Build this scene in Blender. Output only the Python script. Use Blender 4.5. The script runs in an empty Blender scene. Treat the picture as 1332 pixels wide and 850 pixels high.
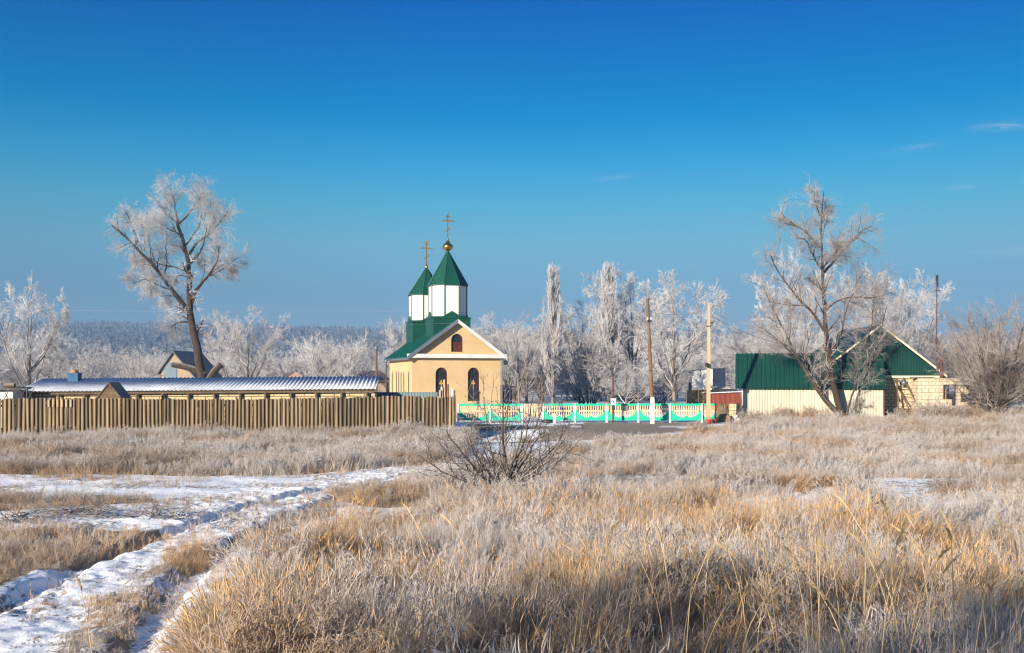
import bpy, math, random
import numpy as np
from mathutils import Vector, Matrix

R = math.radians
random.seed(7)
RNG = np.random.default_rng(11)
scene = bpy.context.scene
COL = scene.collection
CAMH, F, HY, CX = 3.5, 1300.0, 490.0, 666.0     # eye height, focal length and horizon measured on the photograph


def P(x, y, d):
    return Vector(((x - CX) / F * d, d, CAMH + (HY - y) / F * d))


def G(x, y):
    d = CAMH * F / (y - HY)
    return ((x - CX) / F * d, d)


# ------------------------------------------------------------------ noise / terrain
_lat = {}


def vnoise(x, y, seed=0):
    if seed not in _lat:
        _lat[seed] = np.random.default_rng(1000 + seed).random((256, 256))
    T = _lat[seed]
    x = np.asarray(x, float); y = np.asarray(y, float)
    xi = np.floor(x).astype(int); yi = np.floor(y).astype(int)
    fx = x - xi; fy = y - yi
    fx = fx * fx * (3 - 2 * fx); fy = fy * fy * (3 - 2 * fy)
    a = T[xi % 256, yi % 256]; b = T[(xi + 1) % 256, yi % 256]
    c = T[xi % 256, (yi + 1) % 256]; d = T[(xi + 1) % 256, (yi + 1) % 256]
    return (a * (1 - fx) + b * fx) * (1 - fy) + (c * (1 - fx) + d * fx) * fy


def fbm(x, y, s, seed=0, o=3):
    v = 0; a = 0.5; t = 0
    for i in range(o):
        v = v + a * vnoise(np.asarray(x) / s + 31.7 * i, np.asarray(y) / s + 17.3 * i, seed + i)
        t += a; a *= .5; s *= .5
    return v / t


def sstep(a, b, x):
    t = np.clip((x - a) / (b - a), 0, 1)
    return t * t * (3 - 2 * t)


def polydist(x, y, pts):
    best = np.full(np.shape(x), 1e9)
    for (ax, ay), (bx, by) in zip(pts[:-1], pts[1:]):
        dx, dy = bx - ax, by - ay
        t = np.clip(((x - ax) * dx + (y - ay) * dy) / (dx * dx + dy * dy), 0, 1)
        best = np.minimum(best, np.hypot(x - ax - t * dx, y - ay - t * dy))
    return best


def inpoly(x, y, poly):
    c = np.zeros(np.shape(x), bool)
    n = len(poly)
    for i in range(n):
        x1, y1 = poly[i]; x2, y2 = poly[(i + 1) % n]
        if y1 == y2: continue
        cond = (y1 > y) != (y2 > y)
        c ^= cond & (x < (x2 - x1) * (y - y1) / (y2 - y1) + x1)
    return c


def GL(*pts):
    return [G(*p) for p in pts]


RUT1 = GL((-260, 930), (-60, 822), (0, 790), (100, 737), (200, 698), (270, 676), (330, 656), (400, 641), (470, 629), (560, 613), (640, 603))
RUT2 = GL((110, 960), (165, 850), (205, 790), (250, 740), (320, 695), (400, 662), (470, 640), (560, 619), (640, 607))
ROAD_POLY = GL((585, 561), (640, 553), (740, 551.5), (830, 553), (900, 556), (960, 556), (1010, 559), (900, 561), (830, 566), (800, 571), (770, 576), (690, 579), (600, 571))
FARROAD = [(-3.6, 75.0), (-3.2, 69.5), (25, 72), (60, 74), (60, 78.5), (20, 75.6)]


def gz(x, y):
    x = np.asarray(x, float); y = np.asarray(y, float)
    z = (fbm(x, y, 9.0, 3) - .5) * .16 * sstep(3, 12, y + 0 * x)
    z = z * (1 - sstep(40, 60, y)) + 0
    near = (1 - sstep(45, 60, y)) * sstep(4, 8, y)
    z = z + (fbm(x, y, 1.1, 7) - .5) * .12 * near
    for rut, wd, dp in ((RUT1, .27, .16), (RUT2, .30, .14)):
        dd = polydist(x, y, rut) + (fbm(x, y, .7, 21) - .5) * .3
        z = z - dp * (1 - sstep(wd * .55, wd * 1.25, dd)) + .015 * np.exp(-((dd - wd * 1.8) / .25) ** 2)
        z = z + (1 - sstep(.4, 1.4, dd)) * (fbm(x, y, .28, 33, 2) - .5) * .07
    trk = (1 - sstep(1.0, 3.4, polydist(x, y, RUT1))) * near
    z = z + trk * ((fbm(x, y, .20, 45, 2) - .5) * .085 + (fbm(x, y, .6, 47, 2) - .5) * .05)
    # hollow beside the road, at the end of the plank fence
    cx, cy = .2, 59.5
    r = np.hypot((x - cx) / 6.5, (y - cy) / 6.0)
    z = z - .55 * (1 - sstep(.35, 1.0, r))
    # far wooded rise
    h = sstep(380, 1150, y) * (38 + 10 * sstep(100, -500, x) + 6 * (fbm(x, y, 400, 41) - .5))
    return z + h


# ------------------------------------------------------------------ object helpers
def tag(o, label=None, cat=None, group=None, kind=None):
    if label: o['label'] = label
    if cat: o['category'] = cat
    if group: o['group'] = group
    if kind: o['kind'] = kind
    return o


def thing(name, label, cat, loc=(0, 0, 0), rz=0, group=None):
    o = bpy.data.objects.new(name, None)
    COL.objects.link(o)
    o.location = loc; o.rotation_euler = (0, 0, rz)
    o.empty_display_size = .3
    return tag(o, label, cat, group)


def link(name, me, mat, parent=None):
    o = bpy.data.objects.new(name, me)
    if mat is not None and not me.materials: me.materials.append(mat)
    COL.objects.link(o)
    if parent is not None: o.parent = parent
    return o


def dup(o, parent=None):
    c = o.copy(); COL.objects.link(c)
    if parent is not None: c.parent = parent
    for ch in list(o.children):
        dup(ch, c)
    return c


def np_mesh(name, V, Q, smooth=False, attr=None):
    V = np.asarray(V, np.float32).reshape(-1, 3); Q = np.asarray(Q, np.int32).reshape(-1, 4)
    me = bpy.data.meshes.new(name)
    me.vertices.add(len(V)); me.vertices.foreach_set('co', V.ravel())
    me.loops.add(len(Q) * 4); me.loops.foreach_set('vertex_index', Q.ravel())
    me.polygons.add(len(Q)); me.polygons.foreach_set('loop_start', np.arange(len(Q), dtype=np.int32) * 4)
    if smooth: me.polygons.foreach_set('use_smooth', np.ones(len(Q), bool))
    if attr:
        for k, (typ, arr) in attr.items():
            a = me.attributes.new(k, typ, 'POINT')
            a.data.foreach_set({'FLOAT': 'value', 'INT': 'value', 'FLOAT_VECTOR': 'vector', 'FLOAT_COLOR': 'color'}[typ], np.asarray(arr).ravel())
    me.update(calc_edges=True)
    return me


class MB:
    def __init__(s): s.v = []; s.f = []

    def add(s, vs, fs, M=None):
        b = len(s.v)
        s.v += [tuple(M @ Vector(v)) if M is not None else tuple(v) for v in vs]
        s.f += [tuple(b + i for i in f) for f in fs]
        return s

    def box(s, x0, x1, y0, y1, z0, z1, M=None):
        vs = [(x0, y0, z0), (x1, y0, z0), (x1, y1, z0), (x0, y1, z0), (x0, y0, z1), (x1, y0, z1), (x1, y1, z1), (x0, y1, z1)]
        return s.add(vs, [(0, 3, 2, 1), (4, 5, 6, 7), (0, 1, 5, 4), (1, 2, 6, 5), (2, 3, 7, 6), (3, 0, 4, 7)], M)

    def bar(s, a, b, w, h=None, up=(0, 0, 1)):
        a = Vector(a); b = Vector(b); h = h or w
        t = (b - a).normalized(); u = Vector(up)
        if abs(t.dot(u)) > .98: u = Vector((0, 1, 0))
        x = t.cross(u).normalized(); y = x.cross(t)
        vs = []
        for p in (a, b):
            for i, j in ((-1, -1), (1, -1), (1, 1), (-1, 1)):
                vs.append(p + x * (i * w / 2) + y * (j * h / 2))
        return s.add(vs, [(3, 2, 1, 0), (4, 5, 6, 7), (0, 1, 5, 4), (1, 2, 6, 5), (2, 3, 7, 6), (3, 0, 4, 7)])

    def tube(s, pts, rad, n=8):
        pts = [Vector(p) for p in pts]
        if not hasattr(rad, '__len__'): rad = [rad] * len(pts)
        b = len(s.v)
        t0 = (pts[-1] - pts[0]).normalized()
        u = Vector((1, 0, 0)) if abs(t0.x) < .8 else Vector((0, 1, 0))
        for i, p in enumerate(pts):
            t = (pts[min(i + 1, len(pts) - 1)] - pts[max(i - 1, 0)]).normalized()
            x = t.cross(u).normalized(); y = t.cross(x)
            for k in range(n):
                a = 2 * math.pi * k / n
                s.v.append(tuple(p + x * (math.cos(a) * rad[i]) + y * (math.sin(a) * rad[i])))
        for i in range(len(pts) - 1):
            for k in range(n):
                k2 = (k + 1) % n
                s.f.append((b + i * n + k, b + i * n + k2, b + (i + 1) * n + k2, b + (i + 1) * n + k))
        s.f.append(tuple(b + k for k in range(n))[::-1])
        s.f.append(tuple(b + (len(pts) - 1) * n + k for k in range(n)))
        return s

    def lathe(s, prof, n=16, M=None, rot=0):
        vs, fs = [], []
        for r, z in prof:
            for k in range(n):
                a = rot + 2 * math.pi * k / n
                vs.append((r * math.cos(a), r * math.sin(a), z))
        for i in range(len(prof) - 1):
            for k in range(n):
                k2 = (k + 1) % n
                fs.append((i * n + k, i * n + k2, (i + 1) * n + k2, (i + 1) * n + k))
        fs.append(tuple(range(n))[::-1]); fs.append(tuple((len(prof) - 1) * n + k for k in range(n)))
        return s.add(vs, fs, M)

    def prism(s, poly, y0, y1, M=None, axis='y'):
        # polygon in (x,z), extruded along y
        n = len(poly)
        vs = [(x, y0, z) for x, z in poly] + [(x, y1, z) for x, z in poly]
        if axis == 'x': vs = [(y, x, z) for x, y, z in vs]
        fs = [tuple(range(n)), tuple(range(n, 2 * n))[::-1]]
        for i in range(n):
            j = (i + 1) % n
            fs.append((i, n + i, n + j, j))
        return s.add(vs, fs, M)

    def sheet(s, o, u, v, prof, th=.012):
        """ribbed sheet: o corner, u unit vector across the ribs, v vector along them, prof [(a, offset)]"""
        o = Vector(o); u = Vector(u); v = Vector(v); nrm = u.cross(v.normalized())
        b = len(s.v)
        for a, off in prof:
            for side in (0, 1):
                for w in (0, 1):
                    s.v.append(tuple(o + u * a + v * w + nrm * (off - side * th)))
        n = len(prof)
        for i in range(n - 1):
            q = b + i * 4; r = q + 4
            s.f.append((q, r, r + 1, q + 1)); s.f.append((q + 2, q + 3, r + 3, r + 2))
            s.f.append((q, q + 2, r + 2, r)); s.f.append((q + 1, r + 1, r + 3, q + 3))
        s.f.append((b, b + 1, b + 3, b + 2)); q = b + (n - 1) * 4
        s.f.append((q, q + 2, q + 3, q + 1))
        return s

    def build(s, name, mat, parent=None, smooth=False, jitter=0):
        me = bpy.data.meshes.new(name)
        me.from_pydata(s.v, [], s.f)
        if smooth:
            me.polygons.foreach_set('use_smooth', np.ones(len(me.polygons), bool))
        me.update()
        import bmesh
        bm = bmesh.new(); bm.from_mesh(me); bmesh.ops.recalc_face_normals(bm, faces=bm.faces); bm.to_mesh(me); bm.free()
        return link(name, me, mat, parent)


def wave(W, pitch, amp, seg=6):
    n = int(round(W / pitch)) * seg
    return [(W * i / n, amp * math.sin(2 * math.pi * i / seg)) for i in range(n + 1)]


def ribs(W, pitch, amp, wid=.25):
    pr = [(0, 0)]; k = int(W / pitch)
    for i in range(k):
        a = (i + .5) * pitch
        pr += [(a - pitch * wid, 0), (a - pitch * wid * .55, amp), (a + pitch * wid * .55, amp), (a + pitch * wid, 0)]
    pr.append((W, 0))
    return pr


# ------------------------------------------------------------------ materials
def nodemat(name):
    m = bpy.data.materials.new(name); m.use_nodes = True
    nt = m.node_tree; nt.nodes.clear()
    out = nt.nodes.new('ShaderNodeOutputMaterial')
    b = nt.nodes.new('ShaderNodeBsdfPrincipled')
    nt.links.new(b.outputs[0], out.inputs[0])
    return m, nt, b


def N(nt, typ, **kw):
    n = nt.nodes.new(typ)
    for k, v in kw.items():
        if k.startswith('i_'):
            key = k[2:]
            key = int(key) if key.isdigit() else key.replace('_', ' ')
            n.inputs[key].default_value = v
        else: setattr(n, k, v)
    return n


def mixc(nt, fac, a, b, mode='MIX'):
    n = nt.nodes.new('ShaderNodeMix'); n.data_type = 'RGBA'; n.blend_type = mode
    for sock, v in ((n.inputs[0], fac), (n.inputs[6], a), (n.inputs[7], b)):
        if hasattr(v, 'links') or isinstance(v, bpy.types.NodeSocket): nt.links.new(v, sock)
        elif isinstance(v, (int, float)): sock.default_value = v
        else: sock.default_value = (*v, 1) if len(v) == 3 else v
    return n.outputs[2]


def math_(nt, op, a, b=0.0, c=None, clamp=False):
    n = nt.nodes.new('ShaderNodeMath'); n.operation = op; n.use_clamp = clamp
    for i, v in enumerate((a, b) if c is None else (a, b, c)):
        if isinstance(v, bpy.types.NodeSocket): nt.links.new(v, n.inputs[i])
        else: n.inputs[i].default_value = v
    return n.outputs[0]


def mrange(nt, v, a, b, c=0.0, d=1.0):
    n = nt.nodes.new('ShaderNodeMapRange'); n.clamp = True
    nt.links.new(v, n.inputs[0])
    for i, q in enumerate((a, b, c, d)): n.inputs[i + 1].default_value = q
    return n.outputs[0]


def noise(nt, scale, detail=3.0, rough=.55, coord='Object', vec=None, dist=0.0):
    n = nt.nodes.new('ShaderNodeTexNoise')
    n.inputs['Scale'].default_value = scale; n.inputs['Detail'].default_value = detail
    n.inputs['Roughness'].default_value = rough; n.inputs['Distortion'].default_value = dist
    if vec is None:
        tc = nt.nodes.new('ShaderNodeTexCoord'); vec = tc.outputs[coord]
    nt.links.new(vec, n.inputs['Vector'])
    return n.outputs['Fac']


def stretched(nt, sx, sy, sz, coord='Object'):
    tc = nt.nodes.new('ShaderNodeTexCoord'); mp = nt.nodes.new('ShaderNodeMapping')
    nt.links.new(tc.outputs[coord], mp.inputs[0]); mp.inputs['Scale'].default_value = (sx, sy, sz)
    return mp.outputs[0]


def frost_mask(nt, lo=.35, hi=.8, amount=1.0):
    g = nt.nodes.new('ShaderNodeNewGeometry'); s = nt.nodes.new('ShaderNodeSeparateXYZ')
    nt.links.new(g.outputs['Normal'], s.inputs[0])
    m = mrange(nt, s.outputs[2], lo, hi)
    nn = noise(nt, 3.0, 4)
    return math_(nt, 'MULTIPLY', m, mrange(nt, nn, .3, .55, amount * .4, amount))


FROST = (.78, .78, .80)


def paint(name, c, c2=None, scale=1.5, rough=.7, frost=0.0, streak=False, dirt=None, metal=0.0, bump=0.0, spec=.3, island=0.0):
    m, nt, b = nodemat(name)
    c2 = c2 or tuple(v * .72 for v in c)
    vec = stretched(nt, 1, 1, .15) if streak else None
    f = mrange(nt, noise(nt, scale, 5, .6, vec=vec), .35, .65)
    col = mixc(nt, f, c, c2)
    if dirt:
        f2 = mrange(nt, noise(nt, scale * .35, 6, .65), .5, .72)
        col = mixc(nt, f2, col, dirt)
    if island:
        g = nt.nodes.new('ShaderNodeNewGeometry')
        v = mrange(nt, g.outputs['Random Per Island'], 0, 1, 1 - island, 1 + island * .6)
        cv = nt.nodes.new('ShaderNodeCombineColor')
        for i in range(3): nt.links.new(v, cv.inputs[i])
        col = mixc(nt, 1.0, col, cv.outputs[0], 'MULTIPLY')
    if frost:
        col = mixc(nt, frost_mask(nt, amount=frost), col, FROST)
    nt.links.new(col, b.inputs['Base Color'])
    b.inputs['Roughness'].default_value = rough; b.inputs['Metallic'].default_value = metal
    b.inputs['Specular IOR Level'].default_value = spec
    if bump:
        bp = N(nt, 'ShaderNodeBump', i_Strength=bump, i_Distance=.02)
        nt.links.new(noise(nt, scale * 12, 4), bp.inputs['Height']); nt.links.new(bp.outputs[0], b.inputs['Normal'])
    return m


def blocks(name, c, c2, mortar, w=.6, h=.3, msz=.012, scale=1.0):
    m, nt, b = nodemat(name)
    tc = nt.nodes.new('ShaderNodeTexCoord'); s = nt.nodes.new('ShaderNodeSeparateXYZ'); nt.links.new(tc.outputs['Object'], s.inputs[0])
    u = math_(nt, 'ADD', s.outputs[0], s.outputs[1])
    cb = nt.nodes.new('ShaderNodeCombineXYZ'); nt.links.new(u, cb.inputs[0]); nt.links.new(s.outputs[2], cb.inputs[1])
    br = N(nt, 'ShaderNodeTexBrick', i_Scale=scale)
    nt.links.new(cb.outputs[0], br.inputs['Vector'])
    br.inputs['Color1'].default_value = (*c, 1); br.inputs['Color2'].default_value = (*c2, 1); br.inputs['Mortar'].default_value = (*mortar, 1)
    br.inputs['Mortar Size'].default_value = msz; br.inputs['Brick Width'].default_value = w; br.inputs['Row Height'].default_value = h
    br.inputs['Bias'].default_value = 0
    f = mrange(nt, noise(nt, 2.0, 6, .65), .3, .7, .75, 1.08)
    cv = nt.nodes.new('ShaderNodeCombineColor')
    for i in range(3): nt.links.new(f, cv.inputs[i])
    nt.links.new(mixc(nt, 1.0, br.outputs[0], cv.outputs[0], 'MULTIPLY'), b.inputs['Base Color'])
    b.inputs['Roughness'].default_value = .9; b.inputs['Specular IOR Level'].default_value = .15
    return m


M = {}
M['cream_wall'] = paint('ochre_plaster', (.545, .385, .205), (.48, .335, .175), .8, .9, dirt=(.50, .365, .22), bump=.15, spec=.1)
M['white_trim'] = paint('white_trim', (.62, .60, .55), (.52, .50, .46), 1.2, .6)
M['grey_trim'] = paint('grey_flashing', (.20, .22, .26), (.16, .18, .22), 1.0, .4, metal=.4)
M['grey_board'] = paint('blue_grey_rake', (.13, .145, .17), (.10, .115, .14), 1.0, .6)  # left rake board, darker and bluer than the right one
M['church_green'] = paint('green_roof_sheet', (.006, .078, .052), (.005, .062, .042), .7, .30, spec=.5)
M['tower_green'] = paint('green_tower_sheet', (.005, .062, .037), (.004, .048, .028), .8, .42, spec=.45)
M['drum_white'] = paint('white_cladding', (.70, .69, .65), (.63, .62, .58), 1.0, .5, streak=True)
M['gold'] = paint('gilding', (.75, .42, .09), (.55, .28, .05), 3, .28, metal=1.0)
M['cross'] = paint('dull_gilding', (.42, .25, .08), (.3, .17, .05), 3, .4, metal=.7)
M['glass'] = paint('dark_glass', (.018, .018, .022), (.03, .026, .026), 1.2, .08, spec=.6)
M['brown_frame'] = paint('brown_window_frame', (.10, .032, .014), (.07, .022, .01), 2, .55)
M['grille'] = paint('yellow_grille', (.55, .30, .06), None, 3, .5)
M['blue_wall'] = paint('blue_grey_boards', (.045, .075, .13), (.03, .055, .1), 1.2, .7, streak=True)
M['wood_fence'] = paint('weathered_planks', (.31, .235, .14), (.20, .15, .09), 3.0, .85, streak=True, island=.42, bump=.3, spec=.12, frost=.5)
M['wood_back'] = paint('gap_shade_planks', (.125, .082, .046), (.085, .054, .032), 3.0, .9, streak=True, island=.3, spec=.1)  # shade of the gaps behind the front planks put into a darker wood
M['old_wood'] = paint('old_timber', (.17, .115, .07), (.11, .075, .05), 3.0, .88, island=.25, frost=.3, spec=.12)
M['slate'] = paint('frosted_fibre_sheet', (.60, .62, .66), (.42, .44, .49), 1.6, .8, frost=.0, dirt=(.80, .81, .83))
M['block_yellow'] = blocks('yellow_blocks', (.62, .49, .28), (.54, .42, .23), (.16, .12, .08), .95, .32, .03)
M['block_shell'] = blocks('shell_limestone_blocks', (.68, .55, .34), (.58, .45, .27), (.20, .15, .10), .52, .27, .022)
M['block_pale'] = blocks('pale_limestone_blocks', (.66, .55, .40), (.57, .47, .33), (.27, .21, .15), .56, .28, .02)
M['green_sheet'] = paint('green_corrugated_sheet', (.003, .044, .031), (.0025, .034, .024), .7, .5, spec=.4)
M['white_sheet'] = paint('cream_corrugated_sheet', (.50, .46, .345), (.41, .375, .28), .9, .6, streak=True, dirt=(.5, .46, .36))
M['cream_trim'] = paint('cream_trim', (.76, .66, .48), (.66, .56, .4), 1.2, .7)
M['grey_sheet'] = paint('grey_green_sheet', (.17, .23, .24), (.13, .18, .19), 1, .5, metal=.2)
M['fence_green'] = paint('turquoise_green_paint', (.015, .50, .30), (.012, .42, .25), 1.8, .65, bump=.1)
M['fence_cream'] = paint('peach_cream_paint', (.72, .50, .30), (.64, .44, .27), 2, .75)
M['post_white'] = paint('whitewashed_concrete', (.74, .70, .62), (.52, .48, .42), 3.0, .9)
M['pole_wood'] = paint('brown_pole_timber', (.20, .12, .065), (.12, .075, .042), 2.5, .85, streak=True)
M['pole_pale'] = paint('pale_concrete_pole', (.46, .35, .21), (.37, .28, .17), 1.5, .85, streak=True)
M['rust'] = paint('rusty_steel', (.12, .040, .022), (.07, .028, .018), 4, .8)
M['rust_red'] = paint('red_brown_sheet', (.20, .042, .020), (.15, .033, .016), 1.2, .6, streak=True)
M['box_white'] = paint('white_enamel', (.78, .77, .72), None, 2, .4)
M['dark_metal'] = paint('dark_steel', (.035, .035, .04), None, 3, .5)
M['black_plastic'] = paint('black_sheeting', (.012, .012, .014), (.022, .022, .024), 3, .55)
M['blue_paint'] = paint('blue_glazed_box', (.02, .10, .20), (.012, .06, .13), 3, .6)
M['terracotta'] = paint('orange_clay', (.50, .20, .07), None, 4, .8)
M['house_blue'] = paint('faded_blue_boards', (.15, .20, .23), (.11, .15, .18), 1.2, .8, streak=True)
M['house_tan'] = paint('tan_plaster', (.33, .25, .17), (.26, .195, .13), .8, .9)
M['grey_roof'] = paint('grey_old_roof', (.13, .13, .14), (.10, .10, .11), 1.0, .85, frost=.25)
M['brown_roof'] = paint('brown_red_roof', (.16, .075, .055), (.12, .058, .045), .8, .8, frost=.15, streak=True)
M['pink_roof'] = paint('salmon_roof', (.50, .28, .20), None, .8, .8)
M['shaded_wall'] = paint('shade_blue_side', (.018, .026, .06), None, .8, .6)  # shade of the outbuilding's right side put into a dark blue colour
M['yellow_wood'] = paint('yellow_timber', (.46, .27, .08), (.34, .2, .06), 1.5, .8)
M['hay'] = paint('brown_clay_heap', (.27, .165, .085), (.19, .115, .06), 2.5, .95, bump=.6)
M['olive'] = paint('olive_sacking', (.17, .13, .065), (.11, .085, .045), 2.5, .95, bump=.6)
M['stone_pale'] = paint('pale_rubble', (.42, .37, .30), (.27, .24, .2), 3, .95, bump=.5, frost=.5)
M['red_paint'] = paint('red_paint', (.48, .035, .025), None, 4, .6)
M['brick_bg'] = paint('barn_wall', (.25, .17, .12), None, 1, .9)


def bark(name, c, c2, frost=.6):
    m, nt, b = nodemat(name)
    f = mrange(nt, noise(nt, 2.2, 5, .6, vec=stretched(nt, 2.5, 2.5, .5)), .35, .65)
    col = mixc(nt, f, c, c2)
    g = nt.nodes.new('ShaderNodeNewGeometry'); s = nt.nodes.new('ShaderNodeSeparateXYZ'); nt.links.new(g.outputs['Normal'], s.inputs[0])
    fm = math_(nt, 'MULTIPLY', mrange(nt, s.outputs[2], .1, .7), mrange(nt, noise(nt, 2.5, 4), .3, .6, .35 * frost, frost))
    col = mixc(nt, fm, col, FROST)
    nt.links.new(col, b.inputs['Base Color']); b.inputs['Roughness'].default_value = .9; b.inputs['Specular IOR Level'].default_value = .15
    return m


def twig(name, dark, pale, lo=.35, hi=.6, fmin=.5, fmax=1.0):
    m, nt, b = nodemat(name)
    n1 = noise(nt, .35, 3, .6)
    n2 = nt.nodes.new('ShaderNodeNewGeometry')
    f = mrange(nt, n1, lo, hi, fmin, fmax)
    rr = mrange(nt, n2.outputs['Random Per Island'], 0, 1, .55, 1.15)
    col = mixc(nt, math_(nt, 'MULTIPLY', f, rr, clamp=True), dark, pale)
    nt.links.new(col, b.inputs['Base Color']); b.inputs['Roughness'].default_value = .85; b.inputs['Specular IOR Level'].default_value = .2
    return m


M['bark'] = bark('dark_bark', (.066, .045, .031), (.04, .029, .021), .25)
M['bark_pale'] = bark('grey_bark', (.145, .105, .072), (.09, .066, .047), .6)
M['bark_frosty'] = bark('rimed_bark', (.24, .20, .17), (.15, .12, .10), .95)
M['rime'] = twig('hoarfrost_twigs', (.20, .17, .155), (.64, .625, .625), fmin=.45)
M['rime_brown'] = twig('brown_frost_twigs', (.13, .095, .07), (.44, .385, .35), fmin=.1)
M['rime_soft'] = twig('hoarfrost_fine_twigs', (.16, .125, .105), (.62, .60, .60), fmin=.35)
M['rime_warm'] = twig('hoarfrost_brown_twigs', (.18, .14, .115), (.62, .585, .565), fmin=.35, fmax=.95)
M['rime_thin'] = twig('thin_frost_twigs', (.16, .11, .085), (.54, .50, .485), fmin=.15, fmax=.9)
M['rime_poplar'] = twig('hoarfrost_upright_twigs', (.24, .20, .16), (.66, .635, .625), fmin=.45, fmax=1.0)
M['bush_dark'] = bark('bush_bark', (.105, .076, .056), (.065, .048, .036), .55)


# ------------------------------------------------------------------ trees
def walk(P0, D0, L, n, wander, trop, rng, gnarl=0):
    B = len(P0)
    pts = np.empty((B, n, 3)); pts[:, 0] = P0
    D = D0 / np.linalg.norm(D0, axis=1, keepdims=True); p = P0.copy()
    st = (L / (n - 1))[:, None]
    for i in range(1, n):
        D = D + rng.normal(0, wander, (B, 3)); D[:, 2] += trop
        D /= np.linalg.norm(D, axis=1, keepdims=True)
        p = p + D * st; pts[:, i] = p
    return pts


def spawn(Pp, Rp, Lp, rng, k, t=(.2, 1), ang=(35, 60), lf=.5, fall=.4, rf=.6, n=5, wander=.12, trop=.03, tip=.35, rmin=.004, lmax=99):
    B, m, _ = Pp.shape
    tt = t[0] + (t[1] - t[0]) * ((np.arange(k)[None] + rng.random((B, k))) / k)
    tt = np.clip(tt, 0, .999).reshape(-1)
    bi = np.repeat(np.arange(B), k)
    q = tt * (m - 1); i0 = np.floor(q).astype(int); fr = (q - i0)[:, None]
    a, b = Pp[bi, i0], Pp[bi, i0 + 1]
    pos = a + (b - a) * fr
    tan = b - a; tan /= np.linalg.norm(tan, axis=1, keepdims=True) + 1e-9
    r = Rp[bi, i0] * (1 - fr[:, 0]) + Rp[bi, i0 + 1] * fr[:, 0]
    rv = rng.normal(0, 1, (len(bi), 3))
    perp = rv - tan * (rv * tan).sum(1, keepdims=True); perp /= np.linalg.norm(perp, axis=1, keepdims=True) + 1e-9
    an = np.radians(rng.uniform(ang[0], ang[1], len(bi)))[:, None]
    D = tan * np.cos(an) + perp * np.sin(an)
    L = Lp[bi] * lf * (1 - fall * (tt - t[0]) / max(1e-6, t[1] - t[0])) * rng.uniform(.65, 1.3, len(bi))
    L = np.where(L > lmax, lmax * (.8 + .2 * rng.random(len(L))), L)
    rr = np.maximum(r * rf, rmin)
    pts = walk(pos, D, L, n, wander, trop, rng)
    s = np.linspace(0, 1, n)[None]
    Rn = np.maximum(rr[:, None] * (1 - (1 - tip) * s), rmin * .6)
    return pts, Rn, L


def tubes(groups):
    """groups: list of (P (B,n,3), R (B,n), sides) -> verts, quads"""
    VV, QQ = [], []; base = 0
    for Pp, Rr, k in groups:
        B, n, _ = Pp.shape
        T = np.gradient(Pp, axis=1); T /= np.linalg.norm(T, axis=2, keepdims=True) + 1e-9
        ref = np.zeros((B, 1, 3)); main = Pp[:, -1] - Pp[:, 0]
        ax = np.argmin(np.abs(main), axis=1); ref[np.arange(B), 0, ax] = 1
        U = np.cross(T, np.broadcast_to(ref, T.shape)); U /= np.linalg.norm(U, axis=2, keepdims=True) + 1e-9
        W = np.cross(T, U)
        a = np.arange(k) * 2 * math.pi / k
        ring = Pp[:, :, None] + Rr[:, :, None, None] * (U[:, :, None] * np.cos(a)[None, None, :, None] + W[:, :, None] * np.sin(a)[None, None, :, None])
        VV.append(ring.reshape(-1, 3))
        idx = base + np.arange(B * n * k).reshape(B, n, k)
        nx = np.roll(idx, -1, axis=2)
        q = np.stack([idx[:, :-1], nx[:, :-1], nx[:, 1:], idx[:, 1:]], axis=-1)
        QQ.append(q.reshape(-1, 4)); base += B * n * k
    return np.concatenate(VV), np.concatenate(QQ)


def resample(pts, n):
    pts = np.asarray(pts, float)
    d = np.r_[0, np.cumsum(np.linalg.norm(np.diff(pts, axis=0), axis=1))]
    t = np.linspace(0, d[-1], n)
    o = np.stack([np.interp(t, d, pts[:, i]) for i in range(3)], 1)
    for _ in range(2):
        o[1:-1] = .25 * o[:-2] + .5 * o[1:-1] + .25 * o[2:]
    return o, d[-1]


def tree_meshes(name, base, levels, seed, wood_levels=1, sides=(9, 6, 4, 3, 3, 3), kn=True):
    """base: list of (polyline, r0, r1). Returns trunk mesh, crown mesh"""
    rng = np.random.default_rng(seed)
    n0 = 12
    Ps, Rs, Ls = [], [], []
    for pl, r0, r1 in base:
        p, L = resample(pl, n0)
        p[1:] += rng.normal(0, .012 * L ** .5, (n0 - 1, 3)) * [1, 1, .3]
        Ps.append(p); Rs.append(r0 + (r1 - r0) * np.linspace(0, 1, n0) ** .8); Ls.append(L)
    P0, R0, L0 = np.array(Ps), np.array(Rs), np.array(Ls)
    wood = [(P0, R0, sides[0])]; crown = []
    cur = (P0, R0, L0)
    allp = [cur]
    for i, lv in enumerate(levels):
        lv = dict(lv); src = lv.pop('src', None)
        if src is not None: cur = allp[src]
        cur = spawn(*cur, rng, **lv)
        allp.append(cur)
        (wood if i < wood_levels else crown).append((cur[0], cur[1], sides[min(i + 1, len(sides) - 1)]))
    V, Q = tubes(wood); tm = np_mesh(name + '_trunk', V, Q, True)
    V2, Q2 = tubes(crown); cm = np_mesh(name + '_crown', V2, Q2)
    return tm, cm


def plant(name, meshes, mats, label, cat, loc, rz=0, s=1.0, group=None, parts=('trunk', 'crown')):
    t = thing(name, label, cat, loc, rz, group)
    t.scale = (s, s, s) if not hasattr(s, '__len__') else s
    link(parts[0], meshes[0], mats[0], t); link(parts[1], meshes[1], mats[1], t)
    return t


def gpt(x, d):
    X = (x - CX) / F * d
    return (X, d, float(gz(X, d)))


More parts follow.
